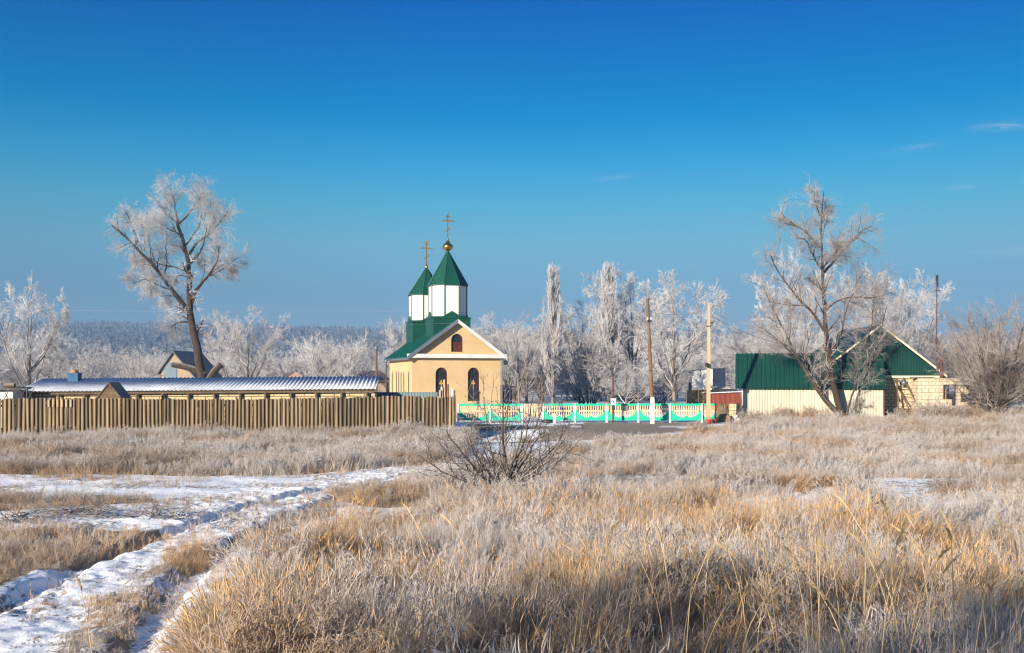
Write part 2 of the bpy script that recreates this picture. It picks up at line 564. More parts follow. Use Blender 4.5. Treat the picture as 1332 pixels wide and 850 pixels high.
def straight(H, lean=(0, 0), r0=.2, r1=.03, off=(0, 0)):
    pts = [(off[0] + lean[0] * t ** 1.5 * H + .02 * H * math.sin(3 * t + off[0]), off[1] + lean[1] * t ** 1.5 * H, t * H) for t in np.linspace(0, 1, 7)]
    return (pts, r0, r1)


def px_limb(pts, d, origin, sc, ox, oy, r0, r1, rng, dj=1.0):
    """limb drawn in a zoomed crop of the photograph -> local 3-D polyline with a depth of its own"""
    out = []
    w = rng.normal(0, dj)
    for i, (u, v) in enumerate(pts):
        p = P(ox + u / sc, oy + v / sc, d)
        t = i / max(1, len(pts) - 1)
        out.append((p.x - origin[0], w * t, p.z - origin[2]))
    return (out, r0, r1)


# --- big leaning willow behind the long shed
def hero_left():
    d = 92.0; o = gpt(268, d); rng = np.random.default_rng(5)
    Z = lambda pts, r0, r1, dj=2.2: px_limb(pts, d, o, 3.035, 0, 220, r0, r1, rng, dj)
    base = [
        Z([(812, 985), (806, 830), (785, 760), (765, 660), (750, 560), (752, 470), (750, 400), (745, 330), (725, 260), (705, 215)], .56, .13, .3),
        Z([(742, 560), (690, 480), (650, 420), (610, 365), (570, 325), (540, 285), (490, 240)], .25, .07),
        Z([(545, 290), (525, 220), (505, 170)], .10, .04),
        Z([(705, 215), (670, 190), (630, 155), (605, 120)], .12, .04),
        Z([(705, 215), (735, 170), (750, 120), (780, 70)], .12, .04),
        Z([(705, 215), (690, 150), (680, 90), (655, 60)], .09, .03),
        Z([(755, 525), (790, 460), (830, 420), (868, 382), (880, 310)], .20, .05),
        Z([(748, 335), (775, 300), (830, 265), (870, 240), (920, 180)], .14, .04),
        Z([(748, 605), (700, 600), (660, 620), (640, 630)], .11, .05),
        Z([(738, 572), (690, 560), (685, 500), (640, 490), (580, 490)], .11, .035),
        Z([(745, 405), (690, 385), (640, 380), (560, 340)], .11, .035),
        Z([(755, 372), (800, 340), (830, 300), (850, 250)], .10, .03),
        Z([(650, 420), (600, 435), (560, 460)], .07, .03),
        Z([(835, 420), (870, 380), (900, 330)], .08, .03),
        Z([(610, 365), (590, 300), (575, 240), (590, 190)], .07, .02), Z([(570, 325), (600, 270), (625, 230)], .06, .02),
        Z([(650, 420), (660, 360), (655, 300), (668, 250)], .07, .02), Z([(690, 480), (655, 470), (610, 445)], .06, .02),
        Z([(725, 260), (690, 250), (655, 230), (625, 205)], .06, .02), Z([(735, 300), (790, 230), (810, 170), (800, 115)], .08, .02),
        Z([(830, 265), (862, 205), (850, 150)], .06, .02), Z([(790, 460), (800, 400), (795, 350)], .06, .02), Z([(868, 382), (900, 395), (920, 430)], .05, .02),
        Z([(750, 430), (715, 420), (690, 450)], .05, .02), Z([(540, 285), (520, 320), (525, 370)], .05, .02), Z([(600, 400), (580, 430), (565, 480)], .05, .02),
    ]
    stubs = [Z([(808, 812), (770, 790), (735, 780), (684, 772)], .34, .26, .2), Z([(815, 850), (835, 815), (855, 785), (872, 772)], .36, .30, .2)]
    lv = [dict(k=13, t=(.38, .98), ang=(30, 70), lf=.45, fall=.25, rf=.38, n=6, wander=.18, trop=.06, rmin=.015, lmax=1.75),
          dict(k=8, t=(.12, 1), ang=(25, 62), lf=.62, fall=.3, rf=.5, n=6, wander=.16, trop=-.03, rmin=.0095),
          dict(k=6, t=(.12, 1), ang=(20, 62), lf=.66, fall=.3, rf=.7, n=5, wander=.13, trop=-.10, rmin=.0055),
          dict(k=2, t=(.1, 1), ang=(20, 58), lf=.65, fall=.2, rf=.8, n=3, wander=.1, trop=-.14, rmin=.0055)]
    tm, cm = tree_meshes('leaning_tree', base, lv, 5, 1)
    t = plant('bare_tree', (tm, cm), (M['bark'], M['rime_soft']), 'tall leaning bare tree with drooping frosted twigs behind the long shed', 'tree', o)
    m = MB()
    for pl, r0, r1 in stubs:
        m.tube([Vector(p) for p in resample(pl, 6)[0]], list(np.linspace(r0, r1, 6)), 9)
    m.build('broken_limb', M['bark'], t)
    return t


def hero_right():
    d = 77.0; o = gpt(1098, d); rng = np.random.default_rng(9)
    Z = lambda pts, r0, r1, dj=1.8: px_limb(pts, d, o, 3.27, 940, 220, r0, r1, rng, dj)
    def X(pts, r0, r1, dj=1.5): return px_limb(pts, d, o, 1.0, 0, 0, r0, r1, rng, dj)
    base = [
        X([(1099, 552), (1095, 543), (1085.5, 511), (1078, 469), (1072, 430), (1070, 391), (1069.5, 355), (1066.5, 321), (1067, 287), (1070, 250)], .30, .025, .2),
        Z([(430, 440), (480, 390), (550, 310), (590, 260), (640, 240)], .12, .03),
        Z([(420, 425), (370, 380), (335, 340), (300, 320)], .09, .03),
        Z([(415, 335), (360, 260), (300, 220), (265, 175)], .09, .03),
        Z([(415, 260), (440, 210), (470, 150)], .07, .025),
        Z([(415, 200), (390, 150), (370, 100)], .05, .02),
        Z([(432, 690), (400, 620), (330, 555), (290, 500), (240, 430), (212, 355)], .13, .035),
        Z([(425, 515), (395, 490), (375, 465)], .06, .03),
        Z([(350, 582), (270, 580), (190, 568)], .06, .025),
        Z([(440, 600), (480, 555), (550, 545), (620, 557), (690, 530)], .10, .03),
        Z([(425, 420), (450, 370), (440, 335)], .06, .02),
        X([(1098, 548), (1090, 539), (1063, 506), (1044.7, 469), (1032, 439), (1012, 400), (1003, 372)], .19, .035),
        X([(1050, 480), (1018, 448), (990, 425)], .07, .025),
        X([(1101, 550), (1108, 542), (1129, 515), (1141, 481), (1153, 455), (1168, 424), (1178, 392)], .10, .03),
        X([(1100, 548), (1118, 538), (1132, 528)], .05, .025),
        X([(1099, 548), (1112, 505), (1124, 462), (1136, 420), (1142, 372)], .09, .025),
        X([(1078, 470), (1092, 440), (1098, 400), (1112, 360)], .08, .02),
    ]
    lv = [dict(k=18, t=(.18, .98), ang=(28, 65), lf=.36, fall=.25, rf=.40, n=6, wander=.16, trop=.06, rmin=.014, lmax=2.1),
          dict(k=8, t=(.12, 1), ang=(25, 60), lf=.6, fall=.3, rf=.55, n=6, wander=.14, trop=.01, rmin=.0085),
          dict(k=6, t=(.12, 1), ang=(20, 60), lf=.6, fall=.3, rf=.7, n=4, wander=.12, trop=-.02, rmin=.006),
          dict(k=2, t=(.1, 1), ang=(20, 55), lf=.6, fall=.2, rf=.8, n=3, wander=.1, trop=-.05, rmin=.005)]
    tm, cm = tree_meshes('yard_tree', base, lv, 19, 1)
    return plant('bare_tree', (tm, cm), (M['bark'], M['rime_thin']), 'tall many-stemmed bare tree standing in front of the green roofed shed', 'tree', o)


hero_left()
hero_right()

# --- kinds used for the other trees
def oak(seed, H=12, fork=5, rt=.011, spread=.45, dens=1.0):
    rng = np.random.default_rng(seed)
    base = [straight(H * .95, (rng.uniform(-.04, .04), 0), .02 * H, .02)]
    for i in range(fork):
        a = 2 * math.pi * (i + rng.random() * .6) / fork; h0 = H * rng.uniform(.16, .42); h1 = H * rng.uniform(.72, .95)
        rr = H * spread * rng.uniform(.5, 1)
        pts = [(math.cos(a) * rr * t ** .8, math.sin(a) * rr * t ** .8, h0 + (h1 - h0) * t ** 1.15) for t in np.linspace(0, 1, 6)]
        base.append((pts, .0105 * H, .02))
    lv = [dict(k=10, t=(.22, 1), ang=(30, 62), lf=.32, fall=.55, rf=.5, n=6, wander=.15, trop=.05, rmin=.022, lmax=.2 * H),
          dict(k=int(7 * dens), t=(.15, 1), ang=(25, 60), lf=.58, fall=.3, rf=.6, n=5, wander=.14, trop=.02, rmin=.016),
          dict(k=int(7 * dens), t=(.15, 1), ang=(20, 60), lf=.55, fall=.3, rf=.8, n=4, wander=.12, trop=-.02, rmin=rt),
          dict(k=3, t=(.1, 1), ang=(25, 55), lf=.5, fall=.2, rf=.9, n=3, wander=.1, trop=-.03, rmin=rt)]
    return tree_meshes('spreading_tree', base, lv, seed, 1)


def shrubby(seed, H=6, stems=14, rt=.011, spread=.55, dens=1.0, up=.04, curve=.8):
    rng = np.random.default_rng(seed)
    base = []
    for i in range(stems):
        a = 2 * math.pi * (i + rng.random()) / stems; rr = H * spread * rng.uniform(.2, 1); h1 = H * (1 - .35 * (rr / (H * spread)) ** 2) * rng.uniform(.85, 1.0)
        pts = [(math.cos(a) * (.15 + rr * t ** curve), math.sin(a) * (.15 + rr * t ** curve), h1 * t) for t in np.linspace(0, 1, 6)]
        base.append((pts, .0085 * H, .012))
    lv = [dict(k=9, t=(.15, 1), ang=(20, 55), lf=.32, fall=.4, rf=.5, n=5, wander=.15, trop=up, rmin=.014),
          dict(k=int(7 * dens), t=(.1, 1), ang=(25, 60), lf=.55, fall=.3, rf=.7, n=4, wander=.14, trop=up, rmin=rt),
          dict(k=int(5 * dens), t=(.1, 1), ang=(20, 60), lf=.52, fall=.3, rf=.8, n=3, wander=.12, trop=0, rmin=rt)]
    return tree_meshes('shrub', base, lv, seed, 0, sides=(6, 4, 3, 3))


def poplar(seed, H=16, wid=.085, rt=.011):
    rng = np.random.default_rng(seed)
    base = [straight(H * .93, (0, 0), .017 * H, .02)]
    for i in range(52):
        a = rng.random() * 6.28; h0 = H * rng.uniform(.0, .84); L = H * rng.uniform(.22, .42); rr = H * wid * rng.uniform(.5, 1.05)
        h1 = min(h0 + L, H * .98)
        taper = 1 - .62 * max(0, (h1 / H - .6) / .4)
        pts = [(math.cos(a) * rr * taper * min(1, t * 2.2), math.sin(a) * rr * taper * min(1, t * 2.2), h0 + (h1 - h0) * t) for t in np.linspace(0, 1, 6)]
        base.append((pts, .0055 * H, .015))
    lv = [dict(k=12, t=(.05, 1), ang=(10, 32), lf=.26, fall=.5, rf=.5, n=5, wander=.07, trop=.16, rmin=.016, lmax=.075 * H),
          dict(k=6, t=(.1, 1), ang=(12, 38), lf=.55, fall=.3, rf=.7, n=4, wander=.08, trop=.12, rmin=rt),
          dict(k=4, t=(.1, 1), ang=(15, 45), lf=.5, fall=.3, rf=.8, n=3, wander=.08, trop=.06, rmin=rt)]
    return tree_meshes('columnar_tree', base, lv, seed, 0, sides=(7, 4, 3, 3))


OAK = [oak(s, 12, 6 + s % 3, .012, .42 + .04 * (s % 3)) for s in (31, 32, 33, 34)]
SHR = [shrubby(s, 6, 14, .012, .55) for s in (51, 52, 53)]
POP = [poplar(s, 16, .098) for s in (71, 72)]
TM = (M['bark_frosty'], M['rime'])
TB = (M['bark_pale'], M['rime_warm'])


def put(kind, i, x, d, ytop, label, cat='tree', group=None, mats=TM, rz=0, name=None, wide=1.0):
    me, H = {'oak': (OAK, 12.0), 'shr': (SHR, 6.0), 'pop': (POP, 16.0)}[kind]
    o = gpt(x, d)
    h = CAMH + (HY - ytop) / F * d - o[2]
    s = h / (H * (1.0 if kind != 'shr' else 1.05))
    nm = name or {'oak': 'bare_tree', 'shr': 'frosted_bush', 'pop': 'poplar_tree'}[kind]
    parts = ('trunk', 'crown') if kind != 'shr' else ('stems', 'twigs')
    t = plant(nm, me[i % len(me)], mats, label, cat, o, rz, (s * wide, s * wide, s), group, parts)
    return t


# hand-placed trees, each with a label of its own
put('oak', 0, 36, 84, 366, 'frosted bare tree at the left edge behind the trellis and shed end', rz=.4, wide=.66)
put('oak', 1, 322, 112, 402, 'whitest spreading frosted tree right of the leaning tree', rz=1.4, wide=.85)
put('oak', 2, 288, 120, 415, 'narrow frosted tree just right of the leaning trunk', rz=2.4, wide=.7)
put('shr', 0, 434, 100, 431, 'big round frosted bush between the leaning tree and the church', 'bush', wide=1.12)
put('pop', 0, 719, 118, 346, 'slender lone frosted poplar right of the church', wide=.88)
put('pop', 1, 791, 112, 344, 'frosted poplar in the middle of the tree clump behind the fence', wide=.95)
put('oak', 3, 822, 116, 353, 'broad frosted tree right beside the middle poplar', rz=.6, wide=.75)
put('oak', 1, 757, 122, 395, 'low spreading frosted tree between the two poplars', rz=3.1, wide=.95)
put('oak', 0, 675, 125, 414, 'frosted tree close behind the church gable on its right', rz=4.1, wide=.9)
put('oak', 2, 640, 150, 410, 'frosted treetop beside the church chimney pipe', rz=1.1)
put('oak', 1, 876, 96, 360, 'dark limbed thinly frosted tree between the two utility poles', mats=(M['bark'], M['rime_thin']), rz=5.2, wide=.85)
put('oak', 2, 1028, 104, 330, 'pale barked frosted tree behind the left end of the green roof', mats=TM, rz=2.0, wide=.72)
put('oak', 3, 1150, 106, 352, 'frosted tree rising behind the green gable', mats=TM, rz=.3, wide=.8)
put('oak', 0, 1182, 118, 372, 'smaller frosted tree behind the right slope of the green gable', mats=TM, rz=3.3, wide=.8)
t = plant('frosted_bush', shrubby(61, 8.3, 44, .010, .52, 1.0, .06, 1.1), (M['bark'], M['rime_brown']),
          'huge dense brown frosted bush at the right edge beside the ruined block wall', 'bush', gpt(1296, 74), 0, 1.0, None, ('stems', 'twigs'))
put('shr', 1, 1352, 80, 440, 'frosted bush at the right margin behind the huge bush', 'bush', mats=TB)
put('oak', 3, 524, 150, 416, 'frosted tree peeping out left of the church towers', rz=.3, wide=.6)

# the lower shrubs and trees of the hollow behind: nothing tells them apart
rg = random.Random(3)
for (xa, xb, ya, yb, da, db, n, lab, grp) in (
        (-70, 205, 436, 468, 108, 175, 17, 'frosted scrub tree in the hollow behind the left half of the long shed', 'frosted scrub behind the long shed'),
        (262, 500, 440, 472, 118, 180, 15, 'frosted scrub tree in the hollow between the leaning tree and the church', 'frosted scrub left of the church'),
        (656, 884, 428, 478, 92, 165, 24, 'frosted scrub tree in the thicket behind the turquoise fence', 'frosted thicket behind the turquoise fence'),
        (950, 1400, 420, 452, 120, 190, 20, 'frosted woodland tree behind the green roofed buildings', 'frosted trees behind the green roofed buildings')):
    for k in range(n):
        x = xa + (xb - xa) * (k + rg.random()) / n; d = rg.uniform(da, db)
        if 640 < x < 745: d = max(d, rg.uniform(122, 165))
        kind = 'shr' if rg.random() < .5 else 'oak'
        put(kind, rg.randrange(4), x, d, rg.uniform(ya, yb), lab, 'tree', grp, TM if rg.random() < .75 else TB, rg.uniform(0, 6.28), 'scrub_tree', rg.uniform(1.0, 1.35))

# --- bare bush in the meadow
def meadow_bush():
    o = gpt(655, 28.6); rng = np.random.default_rng(77); base = []
    tips = [(581, 596), (590, 570), (600, 548), (618, 556), (632, 530), (640, 522), (655, 535), (664, 520), (676, 512), (690, 528), (705, 520), (722, 545), (738, 560), (748, 585), (735, 600), (606, 612), (622, 600), (650, 560), (680, 560), (700, 575), (715, 600), (590, 625), (726, 578), (612, 575), (560, 600)]
    for i, (tx, ty) in enumerate(tips):
        if i % 3 == 2 and i < 20: continue
        e = P(CX + (tx - 664) * 1.08 - 2, ty - 14, 28.6); w = rng.normal(0, .9)
        ex, ez = e.x - o[0], e.z - o[2]; j = rng.normal(0, .07, 4)
        pts = [(0.10 * math.copysign(1, ex) * rng.random(), .1 * rng.normal(), 0.0), (ex * .16 + j[0], w * .2, ez * .16 + .08), (ex * .42 + j[1], w * .5, ez * .33 + .06), (ex * .74 + j[2], w * .8, ez * .62), (ex, w, ez)]
        base.append((pts, rng.uniform(.032, .052), .012))
    lv = [dict(k=11, t=(.2, 1), ang=(30, 75), lf=.40, fall=.4, rf=.55, n=6, wander=.16, trop=.06, rmin=.0095),
          dict(k=5, t=(.2, 1), ang=(25, 60), lf=.5, fall=.3, rf=.6, n=4, wander=.15, trop=.04, rmin=.006),
          dict(k=2, t=(.3, 1), ang=(25, 60), lf=.45, fall=.3, rf=.7, n=3, wander=.12, trop=.02, rmin=.005)]
    tm, cm = tree_meshes('meadow_bush', base, lv, 78, 0, sides=(6, 4, 3, 3))
    plant('bare_bush', (tm, cm), (M['bush_dark'], M['bush_dark']), 'dark leafless bush alone in the dry meadow in front of the church', 'bush', o, parts=('stems', 'twigs'))


meadow_bush()

# ------------------------------------------------------------------ church
TH = R(16.7)
CH0 = ((536 - CX) / F * 82, 82.0, 0.0)
church = thing('village_church', 'small ochre village church with green roof and two white green-capped towers', 'church', CH0, TH)
CW, CL, CEZ, CRZ = 7.55, 10.8, 5.3, 8.05
walls = MB()
walls.prism([(0, -.3), (CW, -.3), (CW, CEZ), (CW / 2, CRZ), (0, CEZ)], .26, CL)


def arch(w, h, n=10):
    pts = [(-w / 2, 0), (w / 2, 0)]
    for i in range(n + 1):
        a = math.pi * i / n
        pts.append((w / 2 * math.cos(a), h - w / 2 + w / 2 * math.sin(a)))
    return pts


from mathutils.geometry import tessellate_polygon
outer_ = [(0, -.3), (CW, -.3), (CW, CEZ), (CW / 2, CRZ), (0, CEZ)]
holes_ = [[(x + cx, z + cz) for x, z in arch(w_, h_)] for cx, cz, w_, h_ in ((2.47, 1.45, 1.0, 2.8), (5.22, 1.45, 1.0, 2.8), (CW / 2 + .02, 5.55, 1.0, 1.5))]
loops_ = [[Vector((x, z, 0)) for x, z in outer_]] + [[Vector((x, z, 0)) for x, z in hl[::-1]] for hl in holes_]
flat_ = [v for lp in loops_ for v in lp]
walls.add([(v.x, 0, v.y) for v in flat_], [tuple(t) for t in tessellate_polygon(loops_)])
for lp in loops_:
    k = len(lp)
    walls.add([(v.x, 0, v.y) for v in lp] + [(v.x, .258, v.y) for v in lp], [(i, (i + 1) % k, k + (i + 1) % k, k + i) for i in range(k)])
walls.build('wall', M['cream_wall'], church)
MB().box(-.06, CW + .06, -.06, CL + .06, -.3, .45).build('plinth', M['stone_pale'], church)


def slope_slab(m, xa, za, xb, zb, y0, y1, th):
    m.prism([(xa, za), (xb, zb), (xb, zb + th), (xa, za + th)], y0, y1)


sl = (CRZ - CEZ) / (CW / 2); ov = .42
m = MB()
slope_slab(m, -ov, CEZ - ov * sl + .02, CW / 2, CRZ + .02, -.34, CL + .35, .10)
for i in range(23):
    y = -.2 + i * .5
    slope_slab(m, -ov, CEZ - ov * sl + .122, CW / 2, CRZ + .122, y, y + .05, .03)
m2 = MB()
slope_slab(m2, CW + ov, CEZ - ov * sl + .02, CW / 2, CRZ + .02, -.34, CL + .35, .10)
m.v, off = m.v + m2.v, len(m.v); m.f += [tuple(i + off for i in f) for f in m2.f]
roof = m.build('roof', M['church_green'], church)
# front fascia, rake boards
MB().box(-ov, CW + ov, -.42, -.02, CEZ - .27, CEZ + .06).build('cornice', M['white_trim'], church)
m = MB(); slope_slab(m, CW + ov + .04, CEZ - ov * sl - .16, CW / 2, CRZ - .12, -.47, -.345, .32); m.build('rake_board', M['white_trim'], church)
m = MB(); slope_slab(m, -ov - .04, CEZ - ov * sl - .16, CW / 2 - .002, CRZ - .12, -.475, -.345, .34); m.build('rake_board', M['grey_board'], church)
m = MB(); m.box(-.40, -.28, -.3, CL + .3, CEZ - .42, CEZ - .27); m.build('eaves_board', M['white_trim'], church)


def arch_window(parent, cx, z0, w, h, frame_mat, kind):
    Mx = Matrix.Translation((cx, .17, z0))
    m = MB()
    outer, inner = arch(w - .004, h - .002), [(x * .86, .06 + z * .93) for x, z in arch(w, h)]
    n = len(outer); o3 = [(x, -.05, z - (.0 if z > .01 else .0)) for x, z in outer]; i3 = [(x, -.05, z) for x, z in inner]
    ob = [(x, 0.01, z) for x, z, in outer]; ib = [(x, 0.01, z) for x, z in inner]
    vs = o3 + i3 + ob + ib; fs = []
    for k in range(n):
        j = (k + 1) % n
        fs += [(k, j, n + j, n + k), (k, 2 * n + k, 2 * n + j, j), (n + k, n + j, 3 * n + j, 3 * n + k)]
    m.add(vs, fs, Mx)
    wd = m.build('window', frame_mat, parent)
    MB().prism(arch(w - .006, h - .003), .005, .05, Mx).build('pane', M['glass'], wd)
    g = MB()
    if kind == 'bars':
        for x in (-.36, -.12, .12, .36):
            zt = h - w / 2 + math.sqrt(max(0, (w / 2) ** 2 - (x * w) ** 2))
            g.box(x * w - .012, x * w + .012, -.035, -.012, .02, zt - .02, Mx)
        g.box(-w / 2, w / 2, -.034, -.013, h * .32, h * .32 + .03, Mx); g.box(-w / 2, w / 2, -.034, -.013, h * .66, h * .66 + .03, Mx)
        g.build('grille', M['dark_metal'], wd)
        g = MB()
        g.box(-.03, .03, -.048, -.036, h * .34, h * .64, Mx); g.box(-.16, .16, -.049, -.0365, h * .50, h * .55, Mx); g.box(-.09, .09, -.049, -.0365, h * .57, h * .60, Mx)
        g.build('grille_cross', M['grille'], wd)
    else:
        g.box(-.03, .03, -.03, -.012, .02, h * .45, Mx); g.box(-w / 2 + .01, w / 2 - .01, -.034, -.013, h * .44, h * .52, Mx)
        g.box(-w / 2 + .05, -.06, -.022, -.0125, .05, h * .42, Mx); g.box(.06, w / 2 - .05, -.022, -.0125, .05, h * .42, Mx)
        g.build('shutter', M['brown_frame'], wd)
    return wd


arch_window(church, 2.47, 1.45, 1.0, 2.8, M['brown_frame'], 'bars')
arch_window(church, 5.22, 1.45, 1.0, 2.8, M['brown_frame'], 'bars')
w3 = arch_window(church, CW / 2 + .02, 5.55, 1.0, 1.5, M['brown_frame'], 'wood')
for i, y in enumerate((1.2, 3.4, 4.7, 5.8, 7.0, 9.1)):
    wd = MB().prism([(y - .2, 1.2), (y + .2, 1.2), (y + .2, 3.75), (y, 4.0), (y - .2, 3.75)], -.05, .01, axis='x').build('window', M['cream_wall'], church)
    MB().prism([(y - .185, 1.22), (y + .185, 1.22), (y + .185, 3.74), (y, 3.97), (y - .185, 3.74)], -.06, .0, axis='x').build('pane', M['glass'], wd)


def tower(parent, lx, ly, zb, z1, zd, ze, za, ctop, w, dome):
    T = Matrix.Translation((lx, ly, 0)); o8 = R(22.5); c8 = 1 / math.cos(o8)
    b = MB(); h = w * .53
    b.box(lx - h, lx + h, ly - h, ly + h, zb, z1)
    b.box(lx - h - .06, lx + h + .06, ly - h - .06, ly + h + .06, z1 - .06, z1 + .05)
    for a in range(4):
        Mx = T @ Matrix.Rotation(a * math.pi / 2, 4, 'Z')
        b.prism([(-h * .55, z1 + .05), (h * .55, z1 + .05), (0, z1 + .58)], -h - .03, -h * .5, Mx)
    base = b.build('tower_base', M['tower_green'], parent)
    dr = MB().lathe([(w / 2 * c8, z1 + .03), (w / 2 * c8, ze)], 8, T, o8).build('drum', M['drum_white'], parent)
    cm = MB()
    for k in range(8):
        a = o8 + k * math.pi / 4; x, y = lx + w / 2 * c8 * math.cos(a), ly + w / 2 * c8 * math.sin(a)
        cm.tube([(x, y, z1 + .06), (x, y, ze - .01)], .07, 6)
    cm.lathe([(w / 2 * c8 + .05, z1 + .05), (w / 2 * c8 + .05, z1 + .16)], 8, T, o8)
    cm.build('corner_trim', M['tower_green'], dr)
    # no belfry opening is modelled on either drum
    sp = MB().lathe([(w / 2 * c8 + .02, ze - .10), (w / 2 * c8 + .14, ze - .06), (w / 2 * c8 + .12, ze + .02), (.07, za), (.04, za + .02)], 8, T, o8)
    for k in range(8):
        a = o8 + k * math.pi / 4; r = w / 2 * c8 + .12
        sp.bar((lx + r * math.cos(a), ly + r * math.sin(a), ze + .04), (lx + .06 * math.cos(a), ly + .06 * math.sin(a), za + .02), .05, .05)
    sp.build('spire', M['tower_green'], parent)
    if dome:
        prof = [(.10, za - .05), (.13, za), (.22, za + .06), (.40, za + .17), (.48, za + .33), (.44, za + .48), (.30, za + .62), (.16, za + .76), (.08, za + .94), (.05, za + 1.12), (.03, za + 1.2)]
        MB().lathe(prof, 20, T).build('dome', M['gold'], parent, True); c0 = za + 1.15
    else:
        prof = [(.06, za - .06), (.13, za + .02), (.16, za + .12), (.11, za + .22), (.04, za + .32)]
        MB().lathe(prof, 14, T).build('dome', M['gold'], parent, True); c0 = za + .28
    H = ctop - c0; g = MB()
    Mx = Matrix.Translation((lx, ly, c0))
    t = .05
    g.box(-t, t, -t / 2, t / 2, 0, H, Mx); g.box(-.5, .5, -t / 2 - .004, t / 2 + .004, H * .68, H * .68 + 2 * t, Mx)
    g.box(-.22, .22, -t / 2 - .004, t / 2 + .004, H * .86, H * .86 + 1.6 * t, Mx)
    g.bar(Mx @ Vector((-.26, -.002, H * .26)), Mx @ Vector((.26, -.002, H * .42)), .08, t, up=(0, 1, 0))
    for (x, z) in ((-.5, H * .68 + t), (.5, H * .68 + t), (0, H)):
        g.lathe([(.0, -.075), (.07, -.03), (.075, 0), (.07, .03), (.0, .075)], 8, Mx @ Matrix.Translation((x, 0, z)))
    g.build('cross', M['cross'], parent)


tower(church, CW / 2 + .05, 3.56, 6.6, 8.5, 8.5, 11.35, 14.35, 17.6, 3.05, True)
tower(church, CW / 2 - .62, 9.3, 6.6, 8.45, 8.45, 10.95, 13.45, 15.95, 3.0, False)
m = MB(); m.tube([(-ov - .06, -.3, CEZ - ov * sl - .02), (-ov - .06, CL + .3, CEZ - ov * sl - .05)], .07, 8); m.build('gutter', M['grey_trim'], church)
m = MB(); m.tube([(CW + .10, -.1, CEZ - .3), (CW + .10, -.1, 0)], .05, 8); m.build('downpipe', M['grey_trim'], church)
m = MB()
for dx in (0, .32): m.tube([(6.35 + dx, 7.2, 5.5), (6.35 + dx, 7.2, 8.85 - dx * .3)], .10, 10)
m.build('chimney_pipe', M['grey_trim'], church)
m = MB(); m.lathe([(.05, -.2), (.17, -.18), (.20, .0), (.19, .02)], 12, Matrix.Translation((CW + .32, -.5, CEZ - .62)) @ Matrix.Rotation(R(70), 4, 'X')); m.bar((CW + .05, -.05, CEZ - .5), (CW + .32, -.45, CEZ - .5), .05)
m.bar((CW + .32, -.45, CEZ - .5), (CW + .32, -.48, CEZ - .25), .04)
m.build('floodlight', M['dark_metal'], church)

# low dark blue annex on the right of the church
ax = P(651, 526, 84.5)
an = thing('annex_shed', 'low dark blue lean-to shed against the right wall of the church', 'shed', (ax.x, 84.4, 0), TH)
MB().box(.06, 1.3, .9, 3.2, -.2, 2.55).build('wall', M['blue_wall'], an)
m = MB(); m.prism([(.03, 2.72), (1.62, 2.56), (1.62, 2.64), (.03, 2.80)], .6, 3.4); m.build('roof', M['dark_metal'], an)

# ------------------------------------------------------------------ plank fence
A = Vector((-3.45, 60.3, 0)); Bp = Vector((-36.0, 54.7, 0))
u = (Bp - A).normalized(); Lf = (Bp - A).length
ang = math.atan2(u.y, u.x)
nrm = Vector((-u.y, u.x, 0));
if nrm.y > 0: nrm = -nrm            # towards the camera
fence = thing('plank_fence', 'long weathered wooden plank fence across the left half of the meadow', 'fence', (A.x, A.y, 0))
front, back, pale = MB(), MB(), MB()
rg = random.Random(5)
s = 0.0; k = 0


def half_log(m, c, u, nrm, w, z0, z1, lean):
    vs = []
    up = Vector((0, 0, 1))
    prof = [(-.5, 0), (-.46, .28), (-.25, .46), (0, .5), (.25, .46), (.46, .28), (.5, 0)]
    for z in (z0, z1):
        for a, b in prof:
            vs.append(c + u * (a * w + lean * (z - z0)) + nrm * (b * w * .75) + up * z)
    n = len(prof)
    fs = [tuple(range(n)), tuple(range(n, 2 * n))[::-1]]
    for i in range(n):
        j = (i + 1) % n; fs.append((i, n + i, n + j, j))
    m.add(vs, fs)


while s < Lf:
    w = rg.uniform(.105, .15); p = u * (s + w / 2)
    zt = (2.24 + .05 * math.sin(s * .35) + rg.uniform(-.022, .022) - (.07 if rg.random() < .03 else 0)) + (.05 if s < 4.3 else 0)
    half_log(front, p, u, nrm, w, float(gz(A.x + p.x, A.y + p.y)) - .1, zt, rg.uniform(-.014, .014))
    if True:
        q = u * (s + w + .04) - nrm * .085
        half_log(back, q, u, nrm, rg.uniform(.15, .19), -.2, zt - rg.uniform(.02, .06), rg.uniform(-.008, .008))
    s += w + rg.uniform(.085, .115)
front.build('planks', M['wood_fence'], fence)
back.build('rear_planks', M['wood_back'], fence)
# fence turns the corner and runs back towards the church
m = MB(); ur = Vector((-.10, .995, 0)); nr = Vector((.995, .10, 0)); s = .1
while s < 6:
    w = rg.uniform(.13, .17)
    half_log(m, ur * s, ur, nr, w + .05, -.6, 2.25 + rg.uniform(-.04, .04), 0); s += w + .06
m.build('side_planks', M['wood_fence'], fence)
for z in (.55, 1.85):
    MB().bar(tuple(-nrm * .24 + Vector((0, 0, z))), tuple(u * Lf - nrm * .24 + Vector((0, 0, z))), .06, .12).build('rail', M['wood_back'], fence)
for i in range(12):
    p = u * (1.0 + i * 2.95) - nrm * .36
    MB().tube([(p.x, p.y, -.4), (p.x, p.y, 2.2 + rg.uniform(-.1, .14))], .07, 8).build('post', M['old_wood'], fence)
pp = P(93, 526, 55.2) - Vector((A.x, A.y, 0))
# short paler boards on the planks near the left end
m = MB()
for i in range(6):
    q = u * (23.0 - i * .235) + nrm * .07
    half_log(m, q, u, nrm, .12, 1.78, 2.2, 0)
m.build('pale_boards', M['pole_pale'], fence)

